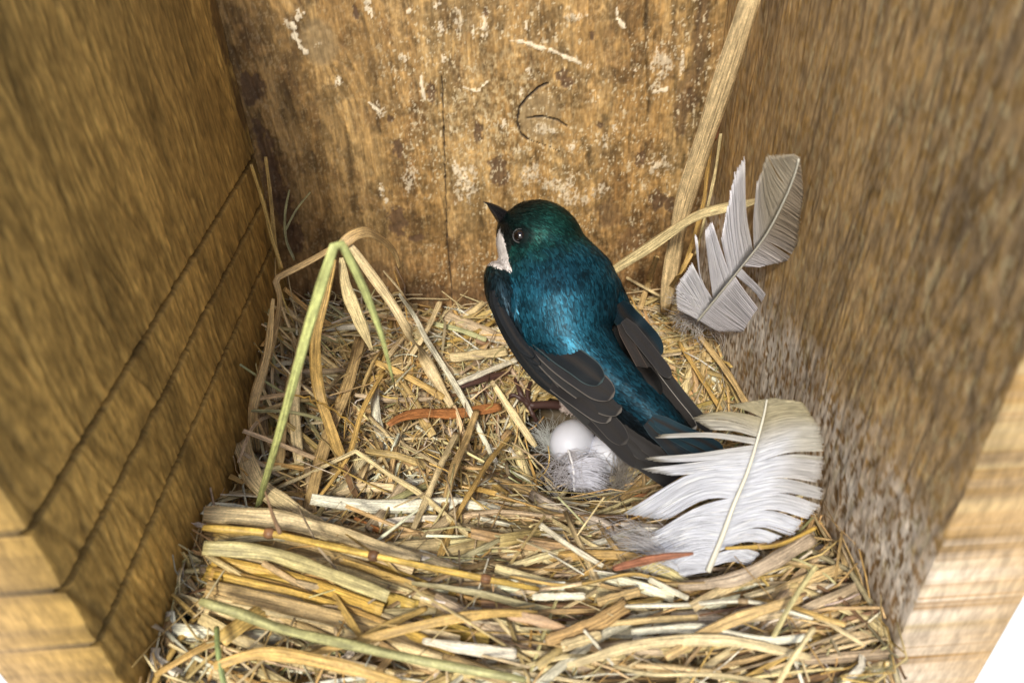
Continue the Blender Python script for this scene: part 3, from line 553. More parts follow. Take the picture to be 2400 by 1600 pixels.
# green stem: bent grass stalk close to the viewer
b = Bag()
C = spline([onN(560, 1500, .5), onN(575, 1330, .5), onN(605, 1185, .7), onY(655, 1010, -10.6), onY(728, 750, -11.3), onY(770, 615, -11.5), onY(786, 572, -11.4), onY(800, 572, -11.3), onY(850, 672, -11.), onY(893, 785, -10.6), onY(922, 895, -10.2)], 70)
dm = np.array([depth(p) for p in C]); px = np.interp(np.linspace(0, 1, 70), [0, .3, .55, .7, .74, .85, 1], [12, 15, 21, 26, 22, 18, 4])
b.add(*ribbon(C, px*dm/F, color=(.58, .62, .23), arch=.3, th=.05, up=(0, -.9, .4))); tag(b.build('green_grass', MS), 'pale green grass stem bent over at its top, out of focus in the left front', 'grass')
b = Bag(); C = path([(508, 1470, 1.5), (512, 1530, 1.6), (526, 1610, 1.3)], n=14); b.add(*tube(C, np.full(14, .05), (.35, .42, .16), 6))
tag(b.build('green_grass', MS), 'short green stem curving up in the bottom left corner', 'grass')

# ------------------------------------------------------------------ bird
def rpt(px, py, y): return onY(px, py, y)
secs = [  # left px, right px, y of centre, half thickness
 ((1215, 560), (1330, 500), -2.15, .95), ((1178, 610), (1385, 560), -2.5, 1.3), ((1150, 655), (1430, 628), -3.0, 1.6), ((1158, 722), (1462, 682), -3.6, 1.75), ((1192, 790), (1452, 748), -4.2, 1.75),
 ((1245, 845), (1450, 808), -4.8, 1.6), ((1320, 895), (1480, 862), -5.5, 1.3), ((1395, 935), (1520, 905), -6.2, 1.0), ((1458, 975), (1568, 945), -6.9, .7), ((1515, 1012), (1608, 990), -7.5, .42), ((1560, 1040), (1635, 1025), -7.9, .25)]
cen = np.array([(rpt(*a, y)+rpt(*b_, y))/2 for a, b_, y, _ in secs]); ax = tangents(cen)
m = 36; an = np.linspace(0, 2*np.pi, m, endpoint=False); rings = []; SU = []; SV = []
for (a, b_, y, th), c, T in zip(secs, cen, ax):
    u = (rpt(*b_, y)-rpt(*a, y))/2; hw = np.linalg.norm(u); u = u-T*u.dot(T); u = nrm(u); v = np.cross(u, T); v = v if v.dot(IZ) > 0 else -v
    # the outline is the silhouette: shrink a little for the camera's oblique view
    rings.append(c+np.outer(np.cos(an), u)*hw*.98+np.outer(np.sin(an), v)*th*np.where(np.sin(an) > 0, .92, 1.)[:, None]); SU.append(u*hw); SV.append(v)
Vb = np.vstack(rings+[cen[:1]-ax[:1]*.4, cen[-1:]+ax[-1:]*.1]); n = len(secs); Fb = []
for i in range(n-1):
    for j in range(m): Fb.append([i*m+j, i*m+(j+1) % m, (i+1)*m+(j+1) % m, (i+1)*m+j])
for j in range(m): Fb.append([n*m, (j+1) % m, j]); Fb.append([n*m+1, (n-1)*m+j, (n-1)*m+(j+1) % m])
def ellip(c, axes, nu=28, nv=16):
    V = []; Fq = []
    for i in range(nv+1):
        t = math.pi*i/nv
        for j in range(nu):
            p = 2*math.pi*j/nu; V.append(c+axes[0]*math.cos(t)+axes[1]*math.sin(t)*math.cos(p)+axes[2]*math.sin(t)*math.sin(p))
    for i in range(nv):
        for j in range(nu): Fq.append([i*nu+j, i*nu+(j+1) % nu, (i+1)*nu+(j+1) % nu, (i+1)*nu+j])
    return V, Fq
HC = rpt(1266, 571, -2.3); hs = depth(HC)/F        # head centre, cm per pixel there
bk = nrm(-.80*IX+.60*IY-.12*IZ); hd = nrm(.60*IX+.80*IY+.35*IZ); hd = nrm(hd-bk*hd.dot(bk)); hsd = np.cross(bk, hd); hsd = hsd if hsd.dot(IZ) > 0 else -hsd
parts = [(Vb.tolist(), Fb)]
parts.append(ellip(HC, (bk*106*hs, hd*98*hs, hsd*94*hs)))
parts.append(ellip(HC+bk*62*hs-hd*6*hs, (bk*52*hs, hd*46*hs, hsd*50*hs)))
parts.append(ellip(HC+bk*18*hs-hd*26*hs+hsd*8*hs, (bk*70*hs, hd*56*hs, hsd*66*hs)))
TH = rpt(1204, 622, -2.6); parts.append(ellip(TH, (IX*44*hs, IY*22*hs, IZ*.7)))
SH = rpt(1182, 694, -3.6); parts.append(ellip(SH, (nrm(IY*.95-IX*.25)*82*hs, IX*40*hs, IZ*1.15)))      # bend of the near wing
SH2 = rpt(1435, 690, -3.3); parts.append(ellip(SH2, (nrm(IX*.5-IY*.85)*75*hs, nrm(IX*.85+IY*.5)*26*hs, IZ*.8)))
SCP = rpt(1322, 808, -4.9); parts.append(ellip(SCP, (nrm(IX*.62-IY*.78)*92*hs, nrm(IX*.78+IY*.62)*54*hs, IZ*1.0)))
AV = []; AF = []
for V_, F_ in parts:
    o_ = len(AV); AV += [list(np.asarray(q)) for q in V_]; AF += [[i+o_ for i in f] for f in F_]
tmp = bpy.data.meshes.new('tmp'); tmp.from_pydata((np.array(AV)).tolist(), [], AF); to = bpy.data.objects.new('tmp', tmp); COL.objects.link(to)
md = to.modifiers.new('r', 'REMESH'); md.mode = 'VOXEL'; md.voxel_size = .085
sm = to.modifiers.new('s', 'SMOOTH'); sm.factor = .5; sm.iterations = 9
dg = bpy.context.evaluated_depsgraph_get(); ev = to.evaluated_get(dg).to_mesh()
BV = np.empty(len(ev.vertices)*3); ev.vertices.foreach_get('co', BV); BV = BV.reshape(-1, 3); BF = [list(p.vertices) for p in ev.polygons]
BN = np.array([v.normal[:] for v in ev.vertices]); to.evaluated_get(dg).to_mesh_clear(); bpy.data.objects.remove(to)
print('body verts', len(BV))
EYE = None
wn = nrm(-.95*IX-.30*IY-.15*IZ)
def body_axis(p):
    k = int(np.argmin(np.linalg.norm(cen-p, axis=1))); return k, ax[k]
def zone(p, nn):
    """plumage colour at a point of the body, in the bird's own frame"""
    q = p-HC; r = np.linalg.norm(q)/hs; k, T = body_axis(p); v = (p-cen[k]).dot(SV[k])/secs[k][3]; uu = (p-cen[k]).dot(SU[k])/SU[k].dot(SU[k])
    nz = vn(p[0]*5, p[1]*5+p[2]*5, 3)-.5
    fr_ = q.dot(bk)/hs
    along = (p-cen[1]).dot(nrm(cen[6]-cen[1]))
    green = np.array((.008, .050, .043)); blue = np.array((.008, .056, .090)); dk = np.array((.004, .007, .009))
    t = sst(-.2, 1.1, along+nz*.5); c = green*(1-t)+blue*t
    c = c*(.25+1.7*float(fbm(p[0]*1.5, p[1]*.9+p[2]*1.1, 3, 5)))
    hd_ = q.dot(hd)/hs; c = c*(1-.72*float(sst(3.6, 6.4, np.array(along))))
    if along < .6:
        if q.dot(wn)/hs > 71+nz*7 and fr_ < 92 and -70+nz*14 < q.dot(IY)/hs < 52 and q.dot(IY)/hs > -58+.55*(-q.dot(IX)/hs-112): return np.array((.74, .70, .68)), 1
        e = p-EYEP; ed = np.linalg.norm(e)/hs
        lor = sst(46, 18, 0*0+np.linalg.norm(e-bk*26*hs)/hs)
        if fr_ > 40 and abs(q.dot(hd)/hs+20) < 26: c = c*.3+np.array((.03, .026, .024))
        if fr_ > 30: c = c*(1-.75*float(sst(30, 75, np.array(fr_))))+dk*.75*float(sst(30, 75, np.array(fr_)))
        c = c*(1-.8*float(1-sst(18, 34, np.array(ed))))+dk*.6*float(1-sst(18, 34, np.array(ed)))
    else:
        if v < -.28+nz*.15: return np.array((.68, .64, .62)), 1
    if uu < -.72 and along > .3: c = c*.35+np.array((.018, .018, .02))*.6
    return c, 0
bvh = BVHTree.FromPolygons(BV.tolist(), BF)
def hit(px, py):
    r = nrm(ray(px, py)); h_ = bvh.ray_cast(Vector(CAM), Vector(r)); return (np.array(h_[0]), np.array(h_[1])) if h_[0] else (None, None)
EYEP, EYEN = hit(1217, 552)
if EYEP is None: EYEP, EYEN = HC+IZ*90*hs, IZ
zc = [zone(p, None) for p in BV]
BC = np.array([z[0] for z in zc])*.55; BC[[i for i, z in enumerate(zc) if z[1]]] /= .55
bird = empty('swallow', tuple(onN(1300, 960, 0))); tag(bird, 'swallow with glossy blue green back crouching over the eggs in the nest', 'bird')
def part(bag_or_obj, name=None, m_=None, parent=None, label=None):
    o = bag_or_obj.build(name, m_) if isinstance(bag_or_obj, Bag) else bag_or_obj
    if parent is None: adopt(o, bird)
    else: o.parent = parent
    if label: o['label'] = label
    return o
body = mesh_obj('body', BV, BF, MP, None, BC); adopt(body, bird)
# small contour feathers laid over the body
tri = np.array([f for f in BF if len(f) == 4]); P0, P1, P2, P3 = (BV[tri[:, i]] for i in range(4))
ar = np.linalg.norm(np.cross(P2-P0, P3-P1), axis=1); cdf = np.cumsum(ar/ar.sum()); fn = np.cross(P2-P0, P3-P1); fn /= np.linalg.norm(fn, axis=1)[:, None]+1e-12
plu, whi = Bag(), Bag(); rr = np.random.RandomState(5)
acc = {0: [[], [], []], 1: [[], [], []]}; cnt = {0: 0, 1: 0}
for _ in range(34000):
    i = min(np.searchsorted(cdf, rr.rand()), len(tri)-1); a, b2 = rr.rand(2); p = (P0[i]*(1-a)+P1[i]*a)*(1-b2)+(P3[i]*(1-a)+P2[i]*a)*b2; N = fn[i]
    if N.dot(nrm(CAM-p)) < -.35: continue
    q = p-HC; hr = np.linalg.norm(q)/hs; k, T = body_axis(p); along = (p-cen[1]).dot(nrm(cen[6]-cen[1]))
    wh = float(sst(-.3, 1., np.array(along))); fl_ = nrm(q-bk*1.6*120*hs) if along < 1. else T
    fl_ = nrm(fl_*(1-wh)+T*wh); fl_ = fl_-N*fl_.dot(N); fl_ = nrm(fl_+.16*rr.randn(3)*.7); fl_ = nrm(fl_-N*fl_.dot(N))
    if np.linalg.norm(p-EYEP) < 19*hs: continue
    if fr_skip if False else (q.dot(bk)/hs > 104): continue
    c, z = zone(p, N); L = (.10+.10*rr.rand())*(1 if along < .4 else 1.75); Wd = (.022 if along < .4 else .034)*(2.1 if rr.rand() < .3 else 1)
    S = nrm(np.cross(fl_, N)); lf = N*(.012+.03*rr.rand()); c = c*(.38+1.25*rr.rand()**1.5) if not z else c*(.8+.3*rr.rand())
    V_ = [p-S*Wd*.5+lf*.2, p+S*Wd*.5+lf*.2, p+fl_*L*.6+S*Wd*.55+lf, p+fl_*L*.6-S*Wd*.55+lf, p+fl_*L+S*.004+lf*.7, p+fl_*L-S*.004+lf*.7]
    o_ = cnt[z]; acc[z][0] += V_; acc[z][1] += [[o_, o_+1, o_+2, o_+3], [o_+3, o_+2, o_+4, o_+5]]; acc[z][2] += [c]*6; cnt[z] += 6
o = mesh_obj('plumage', np.array(acc[0][0]), np.array(acc[0][1]), MP, body, np.array(acc[0][2]), smooth=False); o['label'] = 'glossy blue and green contour feathers'
o = mesh_obj('plumage', np.array(acc[1][0]), np.array(acc[1][1]), MD, body, np.array(acc[1][2]), smooth=False); o['label'] = 'white throat and belly feathers'
# eye
er = 15*hs; en = nrm(nrm(EYEN)*.45+IZ*.7-IX*.15); ec = EYEP-en*er*.55
V_, F_ = ellip(ec, (en*er, nrm(np.cross(en, IY))*er, nrm(np.cross(en, np.cross(en, IY)))*er)); e = mesh_obj('eye', V_, F_, ME, None, np.tile((.006, .004, .004), (len(V_), 1))); adopt(e, bird)
u1 = nrm(np.cross(en, IY)); u2 = np.cross(en, u1); t = np.linspace(0, 2*np.pi, 30); C = ec+en*er*.42+np.outer(np.cos(t), u1)*er*1.02+np.outer(np.sin(t), u2)*er*1.02
b = Bag(); b.add(*tube(C, np.full(30, .022), (.05, .05, .05), 6)); part(b, 'eye_ring', MK, e)
# beak
bb = HC+bk*92*hs-hd*6*hs; tip = rpt(1137, 471, -2.3); tip = bb+nrm(tip-bb)*np.linalg.norm(tip-bb)
BD = nrm(tip-bb); bu = nrm(hd-BD*hd.dot(BD)); bs = np.cross(BD, bu)
def mandible(up, name, col):
    n = 12; t = np.linspace(0, 1, n); L = np.linalg.norm(tip-bb)*(1.02 if up > 0 else .93); V_ = []
    for s in t:
        c = bb+BD*L*s+bu*(up*.02+(.03*math.sin(s*2.4) if up > 0 else .015*s)-(.10*s**3 if up > 0 else 0)); w_ = .36*(1-s)**.85*.9+.015; hh = (.27 if up > 0 else .22)*(1-s)**.8+.012
        for j in range(12):
            a = 2*math.pi*j/12; y_ = math.sin(a); V_.append(c+bs*w_*math.cos(a)*.62+bu*(hh*y_*(1 if y_*up > 0 else .25)))
    Q = [[i*12+j, i*12+(j+1) % 12, (i+1)*12+(j+1) % 12, (i+1)*12+j] for i in range(n-1) for j in range(12)]; Q.append([(n-1)*12+j for j in range(12)])
    o = mesh_obj(name, np.array(V_), Q, MG, None, np.tile(col, (len(V_), 1))); adopt(o, bird); return o
mandible(1, 'upper_beak', (.012, .011, .012)); mandible(-1, 'lower_beak', (.014, .012, .013))

def depth_at(px, py, y, lift):
    p = onY(px, py, y); q, _ = hit(px, py)
    if q is not None:
        dq = np.linalg.norm(q-CAM); dp = np.linalg.norm(p-CAM)
        if dq-lift < dp or lift < 0: p = CAM+nrm(p-CAM)*(dq-lift)
    return p
def quill(pts, w, color, edge, lift, name, parent, edge_w=.12, n=54, shaft=(.02, .018, .017), rnd=.75, up=None, lab=None, endw=.35, ramp=None):
    nk = len(pts)-1; P = np.array([depth_at(px, py, y, lift if ramp is None else ramp*(1-i/nk)**1.5+lift*(i/nk)**.5) for i, (px, py, y) in enumerate(pts)]); C = spline(P, n); t_ = np.linspace(0, 1, n)**.7; C = np.stack([np.interp(t_, np.linspace(0, 1, n), C[:, i]) for i in range(3)], 1); T = tangents(C); up = IZ if up is None else nrm(up)
    B = np.cross(T, up); B /= np.linalg.norm(B, axis=1)[:, None]; N = np.cross(B, T); dm = np.array([depth(p) for p in C])
    t = np.linspace(0, 1, n)**.7; prof = np.minimum(1, .55+t*3)*np.where(t > rnd, np.sqrt(np.clip(1-((t-rnd)/(1-rnd))**2, 0, 1))*(1-endw*0)+.0, 1)
    W = (w*dm/F*prof+.006)[:, None]; us = np.array([-1, -.93, -.9, -.5, -.05, .05, .4, .9, .93, 1]); V_ = []; Cc = []; U_ = []
    for s in range(2):
        seq = us if s == 0 else us[::-1]
        for u in seq:
            hh = .05*(1-u*u)+(.012 if abs(u) < .1 and s == 0 else 0)
            V_.append(C+B*W*u*.5+N*(W*hh-(.012 if s else 0)))
            c0 = np.tile(color, (n, 1)); 
            if abs(u) > .92: c0 = np.tile(edge, (n, 1))
            if abs(u) < .1: c0 = np.tile(shaft, (n, 1))
            ed = (t > .975)[:, None]; c0 = np.where(ed, np.array(edge), c0); Cc.append(c0); U_.append(np.stack([t*4+w, np.full(n, u)], 1))
    k = len(V_); V_ = np.stack(V_, 1).reshape(-1, 3); Cc = np.stack(Cc, 1).reshape(-1, 3); U_ = np.stack(U_, 1).reshape(-1, 2)
    i = np.arange(n-1)[:, None]*k; j = np.arange(k)[None]; j2 = (j+1) % k; Q = np.stack([i+j, i+j2, i+k+j2, i+k+j], -1).reshape(-1, 4)
    o = mesh_obj(name, V_, Q, MF, None, Cc, U_)
    if parent is bird: adopt(o, bird)
    else: adopt(o, bird); o.parent = parent; o.matrix_parent_inverse = Matrix.Identity(4)
    if lab: o['label'] = lab
    return o
DG = (.019, .018, .019); DE = (.055, .05, .047); BR = (.024, .0235, .0235)
def wing(label):                         # wing = its leading coverts; feathers are sub-parts
    return label
# near wing: base mesh is the leading edge pad
def pad(pts, w, lift, col, label):
    o = quill(pts, w, col, col, lift, 'wing', bird, rnd=.6, ramp=0.0); o['label'] = label; return o
wl = pad([(1160, 640, -3.6), (1168, 720, -4.2), (1205, 800, -4.9), (1262, 880, -5.6), (1330, 940, -6.3)], 34, .05, (.005, .006, .007), 'folded wing on the side towards the eggs')
LW = [
 ([(1225, 810, -5.0), (1330, 930, -6.2), (1450, 1040, -7.4), (1560, 1120, -8.4), (1652, 1176, -9.2)], 40, BR, DE, .03, .8),
 ([(1240, 800, -5.0), (1350, 920, -6.2), (1470, 1030, -7.4), (1565, 1095, -8.2), (1640, 1140, -8.9)], 42, (.027, .026, .026), DE, .05, .8),
 ([(1260, 800, -5.0), (1370, 915, -6.2), (1470, 1005, -7.2), (1545, 1060, -7.9), (1612, 1108, -8.5)], 40, (.030, .028, .028), DE, .07, .8),
 ([(1230, 800, -5.0), (1320, 910, -6.1), (1400, 990, -6.9), (1455, 1045, -7.5), (1505, 1096, -8.0)], 44, DG, DE, .06, .86),
 ([(1250, 800, -5.1), (1330, 895, -6.1), (1400, 965, -6.8), (1468, 1040, -7.5)], 50, DG, DE, .08, .86),
 ([(1225, 790, -5.1), (1290, 880, -6.0), (1360, 935, -6.6), (1432, 985, -7.2)], 50, DG, (.12, .11, .10), .10, .84),
 ([(1240, 780, -5.1), (1310, 860, -6.0), (1380, 915, -6.5), (1456, 966, -7.1)], 66, (.019, .019, .020), (.10, .09, .08), .12, .8),
 ([(1240, 770, -5.1), (1310, 840, -5.9), (1370, 885, -6.4), (1438, 930, -6.9)], 66, (.018, .018, .020), (.10, .09, .08), .14, .8),
 ([(1240, 760, -5.1), (1310, 820, -5.8), (1360, 855, -6.2), (1412, 896, -6.6)], 62, (.007, .010, .013), (.04, .06, .065), .16, .8)]
for k, (pts, w_, c, e_, lf, rd) in enumerate(LW): quill(pts, w_, c, e_, lf, 'flight_feather', wl, rnd=rd, ramp=-.3)
for k in range(5):                       # lesser coverts along the leading edge
    a = k*17; quill([(1160+a*.35, 680+a, -4.2), (1180+a*.6, 740+a, -4.8), (1215+a*.8, 800+a, -5.4), (1250+a*.9, 838+a*.95, -5.8)], 24, (.008, .010, .013), (.014, .017, .02), .04+.01*k, 'covert_or_gap_shade', wl)
wr = quill([(1448, 712, -3.5), (1462, 738, -3.7), (1488, 765, -4.2), (1518, 798, -4.8), (1548, 834, -5.3)], 58, (.006, .016, .024), (.012, .025, .03), .16, 'wing', bird, rnd=.7); wr['label'] = 'folded wing on the side towards the right board'
quill([(1452, 752, -3.9), (1478, 820, -4.6), (1505, 880, -5.4), (1545, 930, -6.2)], 60, (.003, .003, .003), (.004, .004, .004), -.0, 'covert_or_gap_shade', wr, rnd=.8)  # near-black blade: the gap's shade between back and wing, put into the colour
for pts, w_, c, e_, lf, rd in [([(1475, 770, -4.6), (1535, 850, -5.6), (1600, 935, -6.6), (1668, 1015, -7.5)], 30, BR, DE, .02, .85), ([(1468, 775, -4.8), (1515, 855, -5.7), (1570, 930, -6.6), (1632, 1005, -7.4)], 24, (.02, .018, .017), (.42, .40, .36), .06, .85),
                               ([(1452, 760, -4.7), (1478, 810, -5.3), (1505, 860, -5.8), (1528, 900, -6.2)], 22, (.025, .02, .018), (.1, .075, .06), .10, .8), ([(1462, 750, -4.8), (1500, 795, -5.3), (1540, 845, -5.9), (1572, 885, -6.3)], 30, DG, DE, .13, .8)]:
    quill(pts, w_, c, e_, lf, 'flight_feather', wr, rnd=rd)
tl = quill([(1520, 985, -7.2), (1570, 1020, -7.9), (1620, 1055, -8.4), (1680, 1090, -9.)], 46, (.012, .02, .028), (.03, .05, .06), .03, 'tail', bird, rnd=.85)
for dx, dy, c in ((26, -22, (.012, .03, .042)), (-20, 18, (.014, .018, .022)), (12, -8, (.01, .026, .036))):
    quill([(1520+dx*.3, 985+dy*.3, -7.3), (1570+dx*.6, 1020+dy*.6, -8.), (1620+dx, 1055+dy, -8.5), (1668+dx, 1082+dy, -9.)], 34, c, (.03, .05, .06), .07, 'tail_feather', tl, rnd=.85)
# leg and foot on the straw
lg = Bag(); K = (.050, .024, .020)
knee = onN(1328, 950, .75); ank = onN(1240, 950, .75)
lg.add(*tube(spline([knee, (knee+ank)/2+[0, 0, .04], ank], 10), np.linspace(.17, .12, 10), K, 8)); leg = part(lg, 'leg', MK)
for pts in ([(1240, 950, .75), (1222, 935, .85), (1203, 925, .8), (1190, 935, .5)], [(1240, 950, .75), (1222, 925, .85), (1212, 902, .75), (1206, 885, .5)], [(1240, 950, .75), (1236, 925, .85), (1240, 905, .75), (1248, 892, .5)], [(1240, 950, .75), (1246, 966, .75), (1254, 980, .65), (1258, 990, .45)]):
    t_ = Bag(); C = path(pts, n=14); rad = .085*(1+.22*np.sin(np.linspace(0, 18, 14)))*np.linspace(1.1, .7, 14); t_.add(*tube(C, rad, K, 8)); d_ = nrm(C[-1]-C[-3]); t_.add(*tube(spline([C[-1], C[-1]+d_*.1+[0, 0, .01], C[-1]+d_*.18-[0, 0, .07]], 7), np.linspace(.045, .008, 7), (.02, .018, .018), 6)); part(t_, 'toe', MK, leg)
th_ = Bag(); tc_ = onN(1345, 945, 1.); th_b = []
V_, F_ = ellip(tc_, (IX*.42, IY*.26, IZ*.3)); tho = mesh_obj('thigh_tuft', V_, F_, MD, None, np.tile((.5, .42, .38), (len(V_), 1))); adopt(tho, bird)
for _ in range(260):
    d_ = nrm(rr.randn(3)+IZ*.6-IX*.9); p = tc_+d_*np.array([.33, .3, .25]); e_ = p+nrm(-IX*.8-IY*.35+.4*rr.randn(3))*.22; th_.add(*tube(np.array([p, (p+e_)/2+d_*.03, e_]), np.array([.012, .012, .004]), (.55, .46, .42), 4))
part(th_, 'tuft_barbs', MD, tho)

# ------------------------------------------------------------------ eggs
def egg(px, py, z, dirv, label):
    r = ray(px, py); p = CAM+r*(z-CAM[2])/r[2]; a = nrm(dirv); b1 = nrm(np.cross(a, [0, 0, 1.])); b2 = np.cross(a, b1); V_ = []; nu, nv = 40, 28
    for i in range(nv+1):
        t = math.pi*i/nv; x = math.cos(t); rad = math.sin(t)*(1-.13*x)
        for j in range(nu): f = 2*math.pi*j/nu; V_.append(a*.93*x+b1*.67*rad*math.cos(f)+b2*.67*rad*math.sin(f))
    Q = [[i*nu+j, i*nu+(j+1) % nu, (i+1)*nu+(j+1) % nu, (i+1)*nu+j] for i in range(nv) for j in range(nu)]
    o = mesh_obj('egg', np.array(V_), Q, MEGG); o.location = Vector(p)*CM; tag(o, label, 'egg', 'swallow eggs in the nest cup'); return p
E1 = egg(1343, 1032, 3.5, (.45, .75, -.25), 'smooth white egg fully in view beside the downy feather')
E2 = egg(1437, 1052, 3.25, (.7, .5, .1), 'white egg half hidden under the folded wing')
print('eggs', E1, H(E1[0], E1[1]), E2)

# ------------------------------------------------------------------ loose feathers
class FPlane:
    def __init__(s, A, B, tilt):                 # plane through base and tip, tilted about the shaft
        s.A = A; s.x = nrm(B-A); v = nrm(CAM-(A+B)/2); v = nrm(v-s.x*v.dot(s.x)); w_ = np.cross(s.x, v); s.n = nrm(v*math.cos(tilt)+w_*math.sin(tilt))
    def at(s, px, py, off=0.):
        r = ray(px, py); t = (s.A-CAM).dot(s.n)/r.dot(s.n); return CAM+r*t+s.n*off
def feather(name, label, fp, rach, groups, shaftw, curve, colf, wispy=.0, seed=1, dk=1.5, jt=.018):
    """rach: px points of the shaft; groups: (t0,t1,(tip px at t0),(tip px at t1), bow, density) -> barbs fanned from shaft to tip line"""
    r_ = np.random.RandomState(seed); RC = spline(np.array([fp.at(*q) for q in rach]), 80)
    e = empty(name, tuple(RC[0])); tag(e, label, 'feather'); Rs = lambda t: np.array([np.interp(t, np.linspace(0, 1, 80), RC[:, i]) for i in range(3)])
    def lift(p):                                   # gentle real curl of the vane away from the shaft
        d_ = np.linalg.norm(np.cross(p-RC[0], fp.x)); return p+fp.n*(-curve*d_*d_+.02*math.sin(d_*3))
    vb = {}
    for side, t0, t1, a, b_, bow, dens, w0 in groups:
        bag = vb.setdefault(side, Bag()); n = max(2, int(dens*dk)); prev = None
        A3 = fp.at(*a); B3 = fp.at(*b_)
        for i in range(n):
            s = (i+r_.rand()*.3)/(n-1+.3); t = t0+(t1-t0)*s; p0 = Rs(t); ts = s**.9
            p1 = A3*(1-ts)+B3*ts; L = np.linalg.norm(p1-p0); p1 = p1+(p1-p0)*r_.randn()*(jt+wispy)+fp.n*r_.randn()*.012*(1+8*wispy)
            mid = (p0+p1)/2+fp.x*bow*L+(fp.x*r_.randn()+fp.n*r_.randn())*wispy*L*.35; C = spline([p0, mid, p1], 9); C = np.array([lift(q) for q in C])+fp.n*(.0015*((i*7) % 5))
            step = np.linalg.norm(B3-A3)/n; sp0 = np.linalg.norm(Rs(t1)-Rs(t0))/n; uu_ = np.linspace(0, 1, 9)
            Wd = (sp0*(1-uu_)+step*uu_)*w0*1.7+.006; Wd = Wd*np.where(uu_ > .85, 1-(uu_-.85)*4, 1)
            V_, Q_, _, U_ = ribbon(C, np.maximum(Wd, .008), up=fp.n, th=.006, arch=.05, hero=False)
            c = np.array([colf(t, u, r_, side) for u in uu_]); bag.add(V_, Q_, np.repeat(c, 6, axis=0), U_)
    for side, bag in vb.items(): o = bag.build('vane', MV); adopt(o, e)
    n = 80; Wd = np.interp(np.linspace(0, 1, n), [0, .3, 1], [shaftw, shaftw*.75, .02]); b = Bag(); C = RC+fp.n*.035
    b.add(*tube(C, Wd, (.62, .60, .50), 8)); o = b.build('shaft', MF); adopt(o, e); return e
z3 = lambda x, y: (1400+x/3.016, 880+y/3.016)
A = onN(1662, 1334, .95); B = onY(1798, 930, -9.9); fp = FPlane(A, B, -.25)
def cf_big(t, u, r_, side):
    k = 1+.15*r_.randn(); wht = np.array((.70, .72, .78)); tn = np.array((.40, .35, .22)); gr = np.array((.42, .38, .32))
    s = float(sst(.60, .90, np.array(t)))
    if side > 0: s = max(s, .65*float(sst(.25, .8, np.array(u)))*float(sst(.2, .5, np.array(t))))
    else: s = max(s, .8*float(sst(.8, 1., np.array(u)))*float(sst(.55, .7, np.array(t))))
    return np.clip((wht*(1-s)+(tn if t > .6 else gr)*s)*k, 0, .88)
G = [(-1, .00, .07, z3(560, 1440), z3(300, 1330), .05, 26, .25), (-1, .04, .17, z3(400, 1380), z3(230, 1190), .08, 34, .4), (-1, .12, .245, z3(560, 1350), z3(320, 1160), .10, 40, 1.), (-1, .24, .33, z3(470, 1190), z3(385, 1100), .10, 34, 1.),
     (-1, .325, .43, z3(470, 1090), z3(400, 1100), .08, 34, 1.), (-1, .42, .60, z3(480, 1012), z3(170, 952), .13, 64, 1.), (-1, .60, .665, z3(520, 695), z3(300, 640), -.01, 28, 1.), (-1, .67, .73, z3(420, 590), z3(330, 560), -.03, 20, 1.),
     (-1, .735, .765, z3(400, 418), z3(440, 396), .035, 8, 1.), (-1, .775, .81, z3(800, 375), z3(680, 300), .05, 12, 1.), (-1, .815, .885, z3(665, 290), z3(760, 262), .06, 28, 1.), (-1, .89, 1., z3(930, 205), z3(1190, 168), .03, 40, 1.),
     (1, .97, 1., z3(1450, 190), z3(1230, 160), .04, 14, 1.), (1, .80, .97, z3(1560, 350), z3(1450, 190), .08, 50, 1.), (1, .62, .80, z3(1590, 520), z3(1565, 345), .07, 54, 1.), (1, .50, .62, z3(1560, 740), z3(1590, 560), .08, 44, 1.),
     (1, .40, .50, z3(1580, 860), z3(1570, 780), .10, 34, 1.), (1, .30, .40, z3(1480, 1000), z3(1560, 900), .13, 34, .9), (1, .20, .30, z3(1370, 1120), z3(1440, 1020), .14, 34, .9), (1, .11, .20, z3(1200, 1190), z3(1300, 1130), .14, 28, .7), (1, .03, .10, z3(1080, 1335), z3(1150, 1250), .12, 16, .5)]
feather('feather', 'large white feather with a cream tip lying at the right front of the nest', fp, [z3(785, 1385), z3(880, 1150), z3(960, 930), z3(1060, 690), z3(1130, 470), z3(1180, 280), z3(1200, 172)], G, .062, .045, cf_big, seed=2)
z5 = lambda x, y: (1450+x/3.484, 350+y/3.484)
A = onY(1637, 749, -4.3); B = onY(1875, 379, -8.2); fp = FPlane(A, B, .15)
def cf_up(t, u, r_, side):
    k = 1+.035*r_.randn(); a = np.array((.84, .83, .87)); d_ = np.array((.30, .24, .17)) if side > 0 else np.array((.46, .40, .30)); s = float(sst(.35, .75, np.array(t)))
    if side > 0: a = np.array((.64, .62, .65)); k *= 1+.18*(1 if int(t*150) % 2 else -1)*(u > .05)
    return np.clip((a*(1-s)+d_*s)*k, 0, .88)
